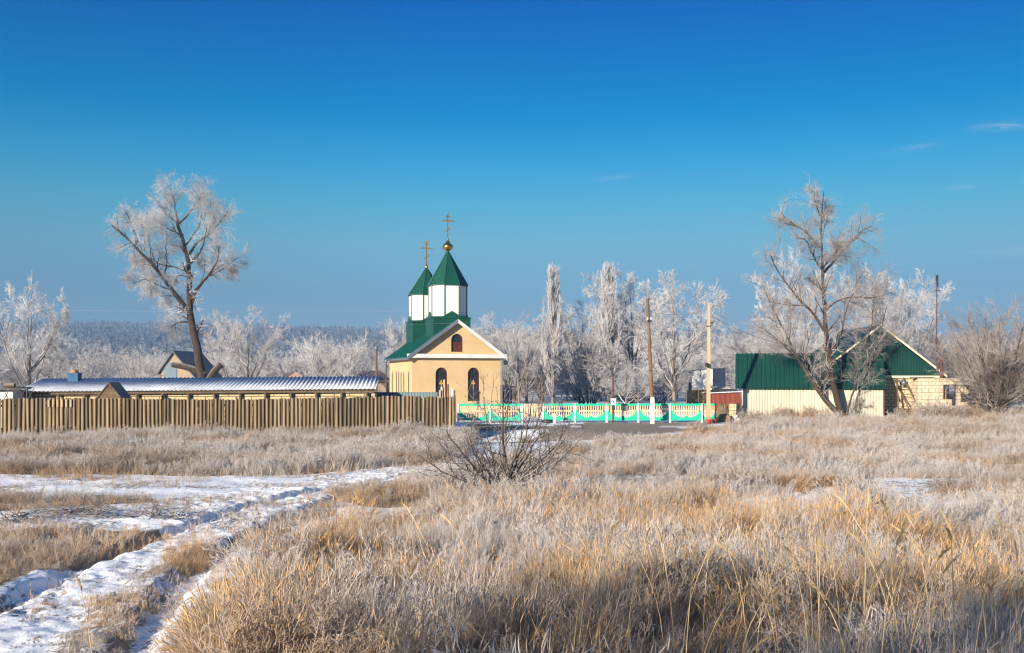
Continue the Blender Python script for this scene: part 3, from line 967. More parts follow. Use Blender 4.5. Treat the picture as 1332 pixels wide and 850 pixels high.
# ------------------------------------------------------------------ long shed behind the plank fence
E0, E1 = P(22, 509.3, 62.0), P(489, 505.8, 63.5)
us = Vector((E1.x - E0.x, E1.y - E0.y, 0)).normalized(); Ls = (Vector((E1.x, E1.y, 0)) - Vector((E0.x, E0.y, 0))).length
shed = thing('long_shed', 'long low yellow block shed with wavy frosted grey sheet roof behind the plank fence', 'shed', (E0.x, E0.y, 0), math.atan2(us.y, us.x))
dz = E1.z - E0.z
m = MB()
m.sheet((0, 0, E0.z), (1, 0, 0), Vector((0, 4.2, .78)), wave(Ls, .26, .04, 6), .012)
rf = m.build('roof', M['slate'], shed, True)
rf.rotation_euler = (0, -math.asin(dz / Ls), 0)
MB().box(.15, Ls - .1, .5, 3.9, -.2, E0.z - .16).build('wall', M['block_yellow'], shed)
m = MB(); m.bar((.1, .28, E0.z - .12), (Ls - .05, .28, E1.z - .12), .10, .2); m.build('eaves_beam', M['old_wood'], shed)
for i in range(14):
    x = .8 + i * (Ls - 1.4) / 13
    z = E0.z + dz * x / Ls - .2
    MB().tube([(x, .32, -.2), (x, .32, z)], .085, 8).build('post', M['old_wood'], shed)
# small hut with a pointed plank roof end just behind the fence
hc = P(142, 520, 59)
hut = thing('plank_hut', 'small hut with weathered pointed plank gable showing above the fence', 'hut', (hc.x, 59, 0))
m = MB()
prof = [(-.86, 2.06), (.86, 2.06), (.12, 3.02), (-.02, 3.06), (-.12, 3.0)]
m.prism(prof, 0, .06)
for i in range(5):
    z = 2.12 + i * .17; w = .80 - i * .165
    m.box(-w, w, -.025, -.002, z, z + .15)
m.build('gable_boards', M['old_wood'], hut)
m = MB(); m.prism([(-.95, 2.0), (-.86, 2.0), (0, 3.07), (0, 3.16)], -.08, 1.5); m.prism([(.95, 2.0), (.86, 2.0), (0, 3.07), (0, 3.16)], -.08, 1.5); m.build('roof', M['old_wood'], hut)
MB().box(-.8, .8, .08, 1.4, -.2, 2.05).build('wall', M['old_wood'], hut)
# blue chimney with clay cap
bc = P(97, 497, 65.5)
ch = thing('chimney', 'square blue chimney with a round orange clay cap above the wavy shed roof', 'chimney', (bc.x, 65.5, 0))
m = MB(); m.box(-.33, .33, -.3, .3, 2.4, 3.70); m.box(-.36, .36, -.33, .33, 3.62, 3.74); m.build('stack', M['blue_paint'], ch)
MB().lathe([(.24, 3.74), (.23, 3.82), (.15, 3.93), (.05, 3.97)], 14).build('cap', M['terracotta'], ch, True)
# far left shed end and lattice
fl = thing('side_shed', 'short whitewashed shed at the far left edge beyond the wavy roof', 'shed', (P(-8, 510, 61).x, 61, 0))
MB().box(-3.5, 1.15, 0, 3, -.2, 2.62).build('wall', M['post_white'], fl)
m = MB(); m.prism([(-3.6, 2.6), (1.3, 2.72), (1.3, 2.84), (-3.6, 2.72)], -.4, 3.2); m.build('roof', M['grey_roof'], fl)
m = MB(); m.tube([(.85, -.4, 2.93), (1.45, -.35, 2.95)], [.17, .15], 10); m.build('log_end', M['old_wood'], fl)
lt = thing('metal_trellis', 'black crisscross metal trellis above the left end of the fence', 'trellis', (P(10, 515, 57.5).x, 58.2, 0))
m = MB()
m.bar((-1.6, 0, 2.78), (.75, 0, 2.82), .04); m.bar((-1.6, 0, 2.0), (.75, 0, 2.0), .04)
for i in range(6):
    x = -1.6 + i * .47; m.bar((x, .001 * i, 2.0), (x + .42, .001 * i, 2.8), .03); m.bar((x + .42, .05, 2.0), (x, .05, 2.8), .03)
m.bar((-1.6, .02, 0), (-1.6, .02, 2.8), .05); m.bar((.75, .02, 0), (.75, .02, 2.84), .05)
m.build('lattice', M['dark_metal'], lt)

# grey sheet fence and upright boards near the church
gf = thing('sheet_fence', 'low grey-green corrugated metal fence in front of the church corner', 'fence', (P(486, 510, 66.5).x, 66.5, 0))
m = MB(); m.sheet((0, 0, 0), (1, 0, 0), Vector((0, 0, 2.46)), ribs(4.25, .2, .03), .01); m.build('sheets', M['grey_sheet'], gf)
MB().bar((0, .06, 2.3), (4.25, .06, 2.3), .05).build('rail', M['dark_metal'], gf)
for x in (.03, 2.1, 4.2): MB().box(x - .04, x + .04, .04, .12, -.3, 2.4 if x != 2.1 else 2.55).build('post', M['pole_pale'], gf)
for i, (x, yt, mt, lab) in enumerate((
        (571.5, 507, 'pole_pale', 'pale board leftmost of the upright boards by the church window'),
        (575, 503, 'post_white', 'second whitewashed board standing by the church window'),
        (578.5, 493.5, 'pole_pale', 'tallest of the upright boards in front of the church window'),
        (583.5, 499.5, 'bark_pale', 'greyish post right of the tallest upright board'),
        (587, 505, 'post_white', 'shorter white post near the end of the plank fence'),
        (591.5, 507.5, 'old_wood', 'dark slim post at the very corner of the plank fence'))):
    b = P(x, 515, 63.2); h = P(x, yt, 63.2).z
    m = MB(); w = .11 if i < 4 else .09
    m.box(-w / 2, w / 2, -.03, .03, -.3, h - .05); m.prism([(-w / 2, h - .05), (w / 2, h - .05), (w * .2, h)], -.03, .03)
    o = m.build('upright_board', M[mt]); o.location = (b.x, 63.2 + .12 * i, 0); o.rotation_euler = (0, rg.uniform(-.02, .02), 0)
    tag(o, lab, 'board', 'upright boards at the fence corner')

# thin posts left of the church
for (x, yt, yb, r, lab) in ((489.7, 453, 512, .075, 'thin grey post with a small cap left of the church'), (502.5, 470, 510, .05, 'thinner short grey post nearer the church corner')):
    t = thing('thin_post', lab, 'post', gpt(x, 74))
    h = P(x, yt, 74).z
    MB().tube([(0, 0, -.3), (0, 0, h)], r, 8).build('shaft', M['bark_pale'], t)
    m = MB(); m.lathe([(r + .02, h - .12), (r + .06, h - .05), (r + .06, h + .05), (.02, h + .14)], 8); m.build('cap', M['grey_trim'], t)

# ------------------------------------------------------------------ turquoise precast fence
PT, PB, PW = 1.44, .17, 2.32


def curve(uu):
    a = abs(2 * uu - 1)
    return PB + .20 + (PT - .16 - PB - .20) * (1 - math.sqrt(max(0, 1 - a ** 2.2))) + .17 * math.exp(-(a / .13) ** 2)


def make_panel(parent):
    m = MB(); n = 40; vs = []; fs = []
    for i in range(n + 1):
        uu = i / n; x = .02 + uu * PW
        for y in (-.035, .035):
            vs.append((x, y, PB)); vs.append((x, y, curve(uu)))
    for i in range(n):
        q = i * 4; r_ = q + 4
        fs += [(q, r_, r_ + 1, q + 1), (q + 2, q + 3, r_ + 3, r_ + 2), (q + 1, r_ + 1, r_ + 3, q + 3), (q, q + 2, r_ + 2, r_)]
    fs += [(0, 1, 3, 2), (n * 4, n * 4 + 2, n * 4 + 3, n * 4 + 1)]
    m.add(vs, fs)
    vs = []; fs = []; n = 64; b0 = PT - .16
    for i in range(n + 1):
        uu = i / n; x = .02 + uu * PW; zt = PT - .035 + .06 * abs(math.sin(math.pi * 8 * uu))
        for y in (-.045, .045): vs += [(x, y, b0), (x, y, zt)]
    for i in range(n):
        q = i * 4; r_ = q + 4
        fs += [(q, r_, r_ + 1, q + 1), (q + 2, q + 3, r_ + 3, r_ + 2), (q + 1, r_ + 1, r_ + 3, q + 3), (q, q + 2, r_ + 2, r_)]
    fs += [(0, 1, 3, 2), (n * 4, n * 4 + 2, n * 4 + 3, n * 4 + 1)]
    m.add(vs, fs)
    p = m.build('panel', M['fence_green'], parent)
    s_ = MB(); k = 13
    for i in range(k):
        uu = (i + .5) / k; x = .02 + uu * PW; c = curve(uu)
        if b0 - c > .08:
            s_.box(x - .042, x + .042, -.025, .025, c - .03, b0 + .01)
    for i in range(k - 1):
        x0 = .02 + (i + .5) / k * PW; c = max(curve((i + .5) / k), curve((i + 1.5) / k))
        if c < .82: s_.box(x0 + .042, x0 + PW / k - .042, -.022, .022, .84, .95)
    s_.build('balusters', M['fence_cream'], p)
    return p


def precast(name, label, x0px, d, n, endhalf=False, n_posts=None):
    X0 = (x0px - CX) / F * d
    f = thing(name, label, 'fence', (X0, d, 0))
    p0 = make_panel(f); pitch = PW + .09
    for i in range(n):
        if i == 0: p = p0
        else: p = dup(p0, f)
        p.location = (.05 + i * pitch, 0, 0)
    for i in range(n + 1):
        x = i * pitch
        m = MB(); m.box(x - .065, x + .065, -.09, .07, -.3, PT - .04); m.prism([(x - .065, PT - .04), (x + .065, PT - .04), (x + .02, PT + .02), (x - .02, PT + .02)], -.09, .07)
        m.build('post', M['post_white'], f)
    return f


precast('precast_fence', 'turquoise and cream concrete fence of two panels in front of the church', 596, 75.5, 2)
precast('precast_fence', 'long turquoise and cream concrete fence behind the utility poles', 706.3, 75.8, 5)
f2 = thing('precast_fence', 'last short turquoise fence piece behind the pale pole', 'fence', ((911.5 - CX) / F * 75.8, 75.9, 0))
p = make_panel(f2); p.location = (.0, 0, 0); p.scale = (.5, 1, 1)
cg = thing('cream_gate', 'low cream slatted gate closing the gap between the turquoise fences', 'gate', ((680.5 - CX) / F * 80, 80, 0))
m = MB()
for i in range(8): m.box(.05 + i * .2, .19 + i * .2, -.02, .02, .25, 1.32 - .02 * (i % 2))
m.build('slats', M['fence_cream'], cg)
m = MB(); m.bar((0, .05, .5), (1.65, .05, .5), .05, .1); m.bar((0, .05, 1.1), (1.65, .05, 1.1), .05, .1); m.build('rails', M['fence_cream'], cg)
o = MB().lathe([(.12, -.3), (.12, .7), (.10, .76), (.03, .78)], 10).build('short_post', M['post_white']); o.location = gpt(721.5, 74.6)
tag(o, 'short cream concrete stub post before the gap in the turquoise fence', 'post')
# tyre-like dark heap under the first long panel
t = thing('old_tyre', 'dark old tyre lying under the first panel of the long turquoise fence', 'tyre', (P(712, 545, 75).x, 75.1, 0.0))
m = MB(); prof = []
for a in range(13):
    q = a / 12 * 2 * math.pi; prof.append((.36 + .13 * math.cos(q), .14 + .12 * math.sin(q)))
m.lathe(prof, 20); m.build('tread', M['black_plastic'], t, True)

# ------------------------------------------------------------------ poles
o = gpt(848.5, 74.2)
pole = thing('utility_pole', 'tall brown wooden utility pole on a whitewashed concrete foot', 'utility pole', o)
top = P(842.3, 388.5, 74.2)
m = MB(); m.tube([(0.03, .12, 1.0), (-.12, .10, 4.2), (top.x - o[0], .05, top.z - o[2])], [.155, .135, .10], 10); m.build('shaft', M['pole_wood'], pole)
m = MB(); m.box(-.17, .13, -.22, .0, -.3, 1.86); m.box(-.13, .09, -.20, -.02, 1.86, 1.98); m.build('concrete_foot', M['post_white'], pole)
m = MB(); m.tube([(-.02, .02, .7), (-.02, .02, .76)], .24, 10); m.tube([(-.02, .02, 1.5), (-.02, .02, 1.56)], .24, 10); m.tube([(-.1, .08, 3.9), (-.1, .08, 3.97)], .155, 10); m.build('wire_band', M['dark_metal'], pole)
m = MB(); zz = P(842, 418, 74.2).z; m.box(-.36, -.06, -.1, .02, zz - .08, zz + .1); m.build('bracket', M['dark_metal'], pole)
for dx in (-.36, -.1):
    MB().lathe([(.03, zz + .1), (.06, zz + .14), (.05, zz + .24), (.01, zz + .27)], 8, Matrix.Translation((dx + .02, -.04, 0))).build('insulator', M['box_white'], pole)

o = gpt(921.3, 74.6)
pole2 = thing('utility_pole', 'straight pale square utility pole beside the red brown shed', 'utility pole', o)
h = P(922, 394.5, 74.6).z
m = MB()
vs = []
for z, w in ((-.3, .145), (h - o[2], .09)):
    for i, j in ((-1, -1), (1, -1), (1, 1), (-1, 1)): vs.append((i * w + .04 * (z > 0), j * w, z))
m.add(vs, [(3, 2, 1, 0), (4, 5, 6, 7), (0, 1, 5, 4), (1, 2, 6, 5), (2, 3, 7, 6), (3, 0, 4, 7)]); m.build('shaft', M['pole_pale'], pole2)
zz = P(921, 474, 74.6).z
m = MB(); m.box(-.17, .16, -.17, .17, zz - .03, zz + .03); m.box(-.24, -.1, -.32, -.12, zz - .2, zz + .1); m.box(.0, .14, -.3, -.15, zz - .28, zz); m.build('bracket', M['dark_metal'], pole2)
m = MB(); z3 = P(921, 425, 74.6).z; m.box(-.15, .17, -.16, .16, z3, z3 + .06); m.bar((.1, 0, z3 + .3), (.4, 0, z3 + .3), .05); m.build('clamp', M['dark_metal'], pole2)
# service cable from the pale pole to the green gable
pts = []
a = Vector((o[0] + .1, o[1], h - .9)); b = P(1110, 452, 80.2)
for i in range(15):
    t = i / 14; q = a.lerp(b, t); q.z -= 1.0 * 4 * t * (1 - t); pts.append(q)
o = MB().tube(pts, .012, 5).build('service_cable', M['dark_metal']); tag(o, 'thin cable sagging from the pale pole to the green gable', 'cable')
pts = []; a = P(842.6, 405, 74.2); b = P(922.2, 402, 74.6)
for i in range(13):
    t = i / 12; q = a.lerp(b, t); q.z -= .35 * 4 * t * (1 - t); pts.append(q)
o = MB().tube(pts, .009, 5).build('service_cable', M['dark_metal']); tag(o, 'thin cable strung between the two utility poles', 'cable')

for yy, y2, zd in ((398, 395, 1.0), (412, 414, 1.2)):
    pts = []; a = P(842.5, yy, 74.2); b = P(-190, y2, 86)
    for i in range(25):
        t = i / 24; q = a.lerp(b, t); q.z -= zd * 4 * t * (1 - t) * .6; pts.append(q)
    o = MB().tube(pts, .0045, 5).build('power_line', M['grey_trim']); tag(o, ('upper', 'lower')[yy > 400] + ' thin frosted wire running left from the brown pole across the sky', 'wire')
o = gpt(797.6, 74.6)
mp = thing('meter_post', 'thin rusty post carrying a small white box before the turquoise fence', 'post', o)
h = P(797, 489, 74.6).z
MB().box(-.06, .06, -.05, .05, -.3, h).build('shaft', M['rust'], mp)
m = MB(); z0, z1 = P(797, 527, 74.6).z, P(797, 519, 74.6).z; m.box(-.19, .19, -.2, -.06, z0, z1); m.prism([(-.21, z1), (.21, z1), (.21, z1 + .03), (-.21, z1 + .03)], -.23, -.05); bx = m.build('meter_box', M['box_white'], mp)
m = MB(); m.box(-.05, .05, -.206, -.2, z0 + .2, z0 + .3); m.build('window', M['dark_metal'], bx)
m = MB(); m.bar((-.16, 0, h + .05), (.12, 0, h + .02), .06); m.bar((0, 0, h), (-.1, -.1, h + .22), .05); m.lathe([(.02, h), (.07, h + .03), (.07, h + .12), (.02, h + .16)], 8); m.build('insulator', M['dark_metal'], mp)

# ------------------------------------------------------------------ green roofed shed and gable house on the right
q = P(963.5, 540, 80.0)
rot = -R(12.8)
gs = thing('metal_shed', 'long shed with dark green corrugated roof and cream corrugated wall', 'shed', (q.x, 80.0, 0), rot)
WL = 10.8
m = MB(); m.sheet((.1, 0, -.2), (1, 0, 0), Vector((0, 0, 2.92)), wave(WL - .1, .21, .022, 6), .012); m.build('front_wall', M['white_sheet'], gs)
MB().box(.12, WL - .05, .06, 2.3, -.2, 2.6).build('rear_wall', M['white_sheet'], gs)
m = MB(); m.sheet((-.42, -.32, 2.52), (1, 0, 0), Vector((0, 2.5, 2.86)), ribs(WL + .62, .36, .06, .22), .015); m.build('roof', M['green_sheet'], gs)
m = MB(); m.prism([(0.04, 2.62), (2.2, 2.62), (2.2, 5.1)], -.38, -.30, axis='x'); m.build('end_board', M['rust'], gs)
m = MB(); m.prism([(2.25, 2.6), (4.2, 2.6), (2.25, 5.28)], .1, 5.7, axis='x'); m.build('rear_roof', M['green_sheet'], gs)
MB().box(WL - .02, WL + .1, .0, .3, -.2, 2.5).build('corner_post', M['rust'], gs)

d = 80.4
g0 = P(1063, 545, d)
gh = thing('gable_house', 'unfinished block house with tall green corrugated gable and cream trim', 'house', (g0.x, d, 0))
GW = (1224 - 1063) / F * d; ez = P(0, 488.5, d).z; az = P(0, 425.5, d).z; gx = (1143.5 - 1063) / F * d
MB().box(0.2, GW - .15, 0, 9, -.3, ez - .1).build('wall', M['block_shell'], gh)
# gable sheet: ribbed, cut to the triangle
m = MB(); pitch = .22; n = int(GW / pitch); vs = []; fs = []
prof = []
for i in range(n):
    x = i * pitch
    prof += [(x, 0), (x + pitch * .55, 0), (x + pitch * .65, -.03), (x + pitch * .9, -.03)]
prof.append((GW, 0))
for x, o_ in prof:
    zt = ez + (az - ez) * (x / gx if x < gx else (GW - x) / (GW - gx))
    vs += [(x, -.12 + o_, ez - .02), (x, -.12 + o_, max(zt, ez)), (x, -.02, ez - .02), (x, -.02, max(zt, ez))]
for i in range(len(prof) - 1):
    a = i * 4; b = a + 4
    fs += [(a, b, b + 1, a + 1), (a + 2, a + 3, b + 3, b + 2), (a, a + 2, b + 2, b), (a + 1, b + 1, b + 3, a + 3)]
m.add(vs, fs); m.build('gable', M['green_sheet'], gh)
m = MB(); m.prism([(-.35, ez - .18), (gx, az + .04), (gx, az + .16), (-.35, ez - .06)], -.3, 9.2); m.prism([(GW + .35, ez - .18), (gx, az + .04), (gx, az + .16), (GW + .35, ez - .06)], -.3, 9.2); m.build('roof', M['green_sheet'], gh)
for s_ in (0, 1):
    m = MB()
    if s_ == 0: m.prism([(-.36, ez - .20), (gx, az + .02), (gx, az + .21), (-.36, ez - .01)], -.36, -.305)
    else: m.prism([(GW + .36, ez - .20), (gx + .003, az + .02), (gx + .003, az + .21), (GW + .36, ez - .01)], -.36, -.305)
    m.build('rake_board', M['cream_trim'], gh)
MB().box(.1, GW - .02, -.2, -.14, ez - .20, ez - .03).build('cornice', M['cream_trim'], gh)
m = MB(); m.box(GW - .6, GW - .5, .6, .7, ez - .2, ez + .3); m.build('bracket', M['dark_metal'], gh)
o = P(1224.7, 491, 80.0)
t = thing('rusty_pipe', 'short rusty stovepipe beside the right end of the green gable', 'pipe', (o.x, 80.0, 0))
hp = P(0, 466.5, 80.0).z
m = MB(); m.tube([(0, 0, 0), (0, 0, hp)], .14, 10); m.build('pipe', M['rust'], t)
m = MB(); m.tube([(0, 0, hp - .1), (0, 0, hp + .02)], .19, 10); m.bar((-.3, 0, hp - .75), (0, 0, hp - .75), .07); m.tube([(-.32, 0, hp - 1.1), (-.32, 0, hp - .6)], .08, 8); m.build('collar', M['rust'], t)
o = P(1218.3, 487, 85.5)
t = thing('antenna_mast', 'tall thin antenna mast behind the right slope of the green gable', 'antenna', (o.x, 85.5, 0))
hm = P(0, 358, 85.5).z
MB().tube([(0, 0, 2.5), (0.02, 0, hm)], [.05, .04], 8).build('mast', M['rust'], t)
m = MB(); m.box(-.04, .12, -.08, .08, hm - .55, hm - .02); m.bar((-.25, 0, hm - 1.3), (.45, 0, hm - 1.35), .025); m.bar((-.1, -.2, hm - .7), (-.1, .2, hm - .7), .02); m.bar((.1, 0, hm - 1.0), (.1, 0, hm - .6), .09)
for i in range(3): m.bar((-.2 + i * .25, -.25, hm - 1.32), (-.2 + i * .25, .25, hm - 1.32), .018)
m.build('aerial', M['dark_metal'], t)

# ruined block wall
dr = 79.0
w0 = P(1194, 545, dr); Pz = lambda y: P(0, y, dr).z
rw = thing('ruined_wall', 'roofless limestone block wall with empty window holes right of the ladder', 'wall', (w0.x, dr, 0))
k = dr / F; X = lambda x: (x - 1194) * k
m = MB(); ta = .38
m.box(0, X(1227), 0, ta, -.3, Pz(492)); m.box(X(1227), X(1246), 0, ta, -.3, Pz(528.5)); m.box(X(1227), X(1238), 0, ta, Pz(528.5), Pz(519.5)); m.box(X(1246), X(1250), 0, ta, -.3, Pz(492.3))
m.box(X(1250), X(1273), 0, ta, -.3, Pz(528)); m.box(X(1273), X(1296), 0, ta, -.3, Pz(494))
m.box(X(1227), X(1246), 0, ta, Pz(500.5), Pz(492.2)); m.box(X(1250), X(1273), 0, ta, Pz(501), Pz(492.1)); m.box(X(1250), X(1259), .05, ta - .05, Pz(512), Pz(501))
m.box(0.002, .38, ta, 4.4, -.3, Pz(492.8)); m.box(X(1296) - .38, X(1296), ta, 4.6, -.3, Pz(499))
m.build('blocks', M['block_pale'], rw)
m = MB(); m.box(-.45, X(1215), -.06, ta + .05, Pz(491.9), Pz(490.8)); m.build('lintel_board', M['old_wood'], rw)
m = MB(); m.box(X(1230), X(1234), .45, .8, -.3, Pz(507)); m.build('inner_pier', M['terracotta'], rw)
# back side of the ruin
m = MB(); m.box(.4, X(1296) - .4, 4.2, 4.55, -.3, Pz(515)); m.build('back_blocks', M['block_pale'], rw)

# ladder leaning on the block wall
dl = 79.4
lad = thing('wooden_ladder', 'grey wooden ladder tilted sideways against the block house wall', 'ladder', (P(1180, 535, dl).x, dl, 0))
L0 = lambda x, y, off=0: tuple(P(x, y, dl) - Vector((P(1180, 535, dl).x, dl, 0)) + Vector((0, off, 0)))
m1 = MB(); m1.bar(L0(1166.5, 489, .9), L0(1184, 540, -.4), .12, .07); m1.build('rail', M['old_wood'], lad)
m1 = MB(); m1.bar(L0(1179.5, 489, .9), L0(1197, 540, -.4), .12, .07); m1.build('rail', M['old_wood'], lad)
for i in range(5):
    t = .12 + i * .18; y = 489 + 51 * t; x = 1166.5 + 17.5 * t; of = .9 - 1.3 * t - .06
    MB().bar(L0(x - 1, y, of), L0(x + 14.5, y + .3, of), .07, .06).build('rung', M['old_wood'], lad)
pr = MB().bar((0, 0, -.2), (0.05, .6, 3.35), .11, .08).build('prop_pole', M['old_wood']); pr.location = (P(1167, 540, dl).x, dl - .4, 0)
tag(pr, 'upright wooden prop left of the tilted ladder', 'pole')
bk = thing('hanging_bucket', 'round grey bucket hung high on the block wall behind the ladder', 'bucket', (P(1175, 498, 80.1).x, 80.0, P(0, 498, 80.1).z))
MB().lathe([(.17, -.2), (.2, .0), (.16, .11), (.08, .16)], 14).build('body', M['grey_trim'], bk, True)
m = MB(); m.tube([(-.2, 0, 0), (-.12, 0, .22), (0, 0, .27), (.12, 0, .22), (.2, 0, 0)], .015, 6); m.build('handle', M['dark_metal'], bk)


def heap(name, label, cat, x, d, w, dep, h, mat, seed, rough=.25, n=18):
    rng = np.random.default_rng(seed); m = MB(); vs = []; fs = []
    o = gpt(x, d)
    rings = 9
    for i in range(rings):
        t = i / (rings - 1)
        for k in range(n):
            a = 2 * math.pi * k / n
            r = math.cos(t * math.pi / 2) ** .65 * (1 + rough * (rng.random() - .5))
            vs.append((math.cos(a) * w / 2 * r, math.sin(a) * dep / 2 * r, (math.sin(t * math.pi / 2)) * h * (1 + rough * .8 * (rng.random() - .5)) - .1))
    for i in range(rings - 1):
        for k in range(n):
            k2 = (k + 1) % n; fs.append((i * n + k, i * n + k2, (i + 1) * n + k2, (i + 1) * n + k))
    fs.append(tuple((rings - 1) * n + k for k in range(n)))
    ob = m.add(vs, fs).build(name, mat, None, False); ob.location = o
    return tag(ob, label, cat)


heap('covered_heap', 'heap under black sheeting at the foot of the ladder', 'heap', 1172, 78.8, 2.7, 1.2, 1.0, M['black_plastic'], 4, .3)
heap('clay_heap', 'rounded brown clay heap right of the pale utility pole', 'heap', 942, 77.0, 1.25, 1.0, .72, M['hay'], 8, .18)
heap('sack_pile', 'olive brown sacking pile behind the clay heap', 'pile', 940, 79.5, 1.1, .9, 1.42, M['olive'], 12, .22)
heap('rubble_pile', 'grey stone rubble against the left end of the cream wall', 'rubble', 957, 77.5, .85, .7, .55, M['stone_pale'], 14, .5, 11)
m = MB(); m.box(-.42, .42, -.25, .25, -.1, .62); m.box(-.36, .46, -.22, .24, .622, 1.36); m.box(.1, .3, -.25, -.221, .8, 1.1)
o = m.build('block_stack', M['block_shell']); o.location = (P(955.5, 540, 79).x, 79.2, 0); tag(o, 'short stack of yellow limestone blocks beside the cream wall', 'block stack')
for i, x in enumerate((922.2, 929.8)):
    t = thing('red_bucket', ('brighter red bucket right at the foot of the pale pole', 'darker red bucket between the pale pole and the clay heap')[i], 'bucket', gpt(x, 73.8 + .5 * i))
    MB().lathe([(.14, -.05), (.2, .3), (.21, .34), (.19, .345), (.15, .3)], 14).build('body', M['red_paint'] if i == 0 else M['rust_red'], t, True)
    m = MB(); m.tube([(-.2, 0, .32), (-.12, -.05, .45), (0, -.07, .49), (.12, -.05, .45), (.2, 0, .32)], .012, 6); m.build('handle', M['dark_metal'], t)

# white outbuilding and red-brown shed beyond
dw = 125.0; b = P(900, 520, dw); kk = dw / F
wb = thing('white_outbuilding', 'white boxy outbuilding with its side coloured as shade on a yellow timber base', 'building', (b.x, dw, 0))
Zw = lambda y: P(0, y, dw).z
m = MB(); W_ = 27 * kk
m.prism([(0, Zw(507.5)), (W_, Zw(507.5)), (W_, Zw(480)), (0, Zw(483.5))], 0, .12)
for yy in (488, 493.5): m.box(.3, W_ - 1.2, -.02, -.003, Zw(yy), Zw(yy) + .05)
m.build('wall', M['box_white'], wb)
MB().box(W_ + .003, W_ + 17 * kk, .1, .3, Zw(507), Zw(479.5)).build('side_wall', M['shaded_wall'], wb)
m = MB(); m.prism([(-.1, Zw(483.3)), (W_, Zw(479.8)), (W_ + 17.5 * kk, Zw(479)), (W_ + 17.5 * kk, Zw(478.3)), (W_, Zw(479)), (-.1, Zw(482.5))], -.1, 2.8); m.build('roof', M['grey_roof'], wb)
MB().box(.05, W_ + 16 * kk, .305, 2.7, Zw(520), Zw(484)).build('body', M['shaded_wall'], wb)
MB().box(-.2, 20.5 * kk, -.15, 2.6, -.2, Zw(508)).build('base', M['yellow_wood'], wb)
m = MB(); m.box(W_ - 1.6, W_ - 1.45, -.06, -.004, Zw(490), Zw(481)); m.build('vent_pipe', M['dark_metal'], wb)
dd = 100.0; b = P(925.5, 530, dd); kk = dd / F
rs = thing('garage_shed', 'low red brown sheet metal garage with a snowy grey roof', 'shed', (b.x, dd, 0))
Zr = lambda y: P(0, y, dd).z
m = MB(); m.sheet((0, 0, -.2), (1, 0, 0), Vector((0, 0, Zr(511) + .2)), ribs(38 * kk, .5, .02), .02); m.build('wall', M['rust_red'], rs)
MB().box(.02, 38 * kk, .05, 3.5, -.2, Zr(512)).build('body', M['rust_red'], rs)
m = MB(); m.prism([(-.2, Zr(512)), (39 * kk, Zr(510)), (39 * kk, Zr(509)), (-.2, Zr(511))], -.25, 3.8); m.build('roof', M['slate'], rs)
m = MB(); m.sheet((8 * kk, 3.0, Zr(506.5)), (1, 0, 0), Vector((0, .9, .25)), wave(1.9, .16, .025), .012); m.build('loose_sheet', M['cream_trim'], rs)
m = MB(); m.prism([(6 * kk, Zr(510)), (38 * kk, Zr(509)), (33 * kk, Zr(506.5)), (9 * kk, Zr(506))], 1.0, 2.8); m.build('roof_clutter', M['dark_metal'], rs)
# thin stakes behind the fence there
for i, (x, yt) in enumerate(((893, 508), (908.5, 506), (916.5, 503))):
    o = MB().tube([(0, 0, -.2), (.02, 0, P(0, yt, 97).z)], .045, 6).build('garden_stake', M['old_wood']); o.location = gpt(x, 97 + i)
    tag(o, 'thin dark garden stake behind the turquoise fence by the pale pole', 'stake', 'garden stakes behind the turquoise fence')

# ------------------------------------------------------------------ houses in the hollow, left
d = 108.0; b = P(226, 495, d); kk = d / F
bh = thing('village_house', 'old house with faded blue plank gable end behind the shed roof', 'house', (b.x, d, 0), R(-6))
za, zl, zr_ = P(0, 458, d).z, P(0, 480, d).z, P(0, 487, d).z
MB().prism([(-1.45, -.2), (2.2, -.2), (2.2, zr_ - .2), (0, za - .15), (-1.45, zl - .1)], 0, 7).build('wall', M['house_tan'], bh)
m = MB()
m.prism([(-1.1, 2.2), (.35, 2.2), (.35, 5.0), (-.8, 5.0), (-1.1, zl - .2)], -.06, -.003); m.build('gable_boards', M['house_blue'], bh)
m = MB(); m.prism([(-1.75, zl - .62), (0, za - .05), (0, za + .14), (-1.75, zl - .43)], -.3, 7.3); m.prism([(2.6, zr_ - .62), (0, za - .05), (0, za + .14), (2.6, zr_ - .43)], -.3, 7.3); m.build('roof', M['grey_roof'], bh)
d = 115.0; b = P(478, 497, d)
br = thing('village_house', 'house with a brown red roof showing just left of the church', 'house', (b.x, d, 0), R(4))
zt = P(0, 482, d).z; zb = P(0, 497, d).z
MB().box(-2.1, 2.1, 0, 4.4, -.2, zb + .1).build('wall', M['house_tan'], br)
m = MB(); m.add([(-2.6, -.4, zb), (2.6, -.4, zb), (1.4, 2.2, zt), (-1.2, 2.2, zt), (2.6, 4.8, zb), (-2.6, 4.8, zb)], [(0, 1, 2, 3), (1, 4, 2), (4, 5, 3, 2), (5, 0, 3), (0, 5, 4, 1)]); m.build('roof', M['brown_roof'], br)
d = 125.0; b = P(386, 497, d)
pk = thing('village_house', 'tiny salmon roofed house peeping over the wavy shed roof', 'house', (b.x, d, 0), R(20))
MB().box(-1.2, 1.2, 0, 3, -.2, P(0, 494, d).z).build('wall', M['house_tan'], pk)
zt = P(0, 484, d).z; zb = P(0, 494.5, d).z
m = MB(); m.prism([(-1.4, zb), (1.4, zb), (0, zt)], -.2, 3.2); m.build('roof', M['pink_roof'], pk)

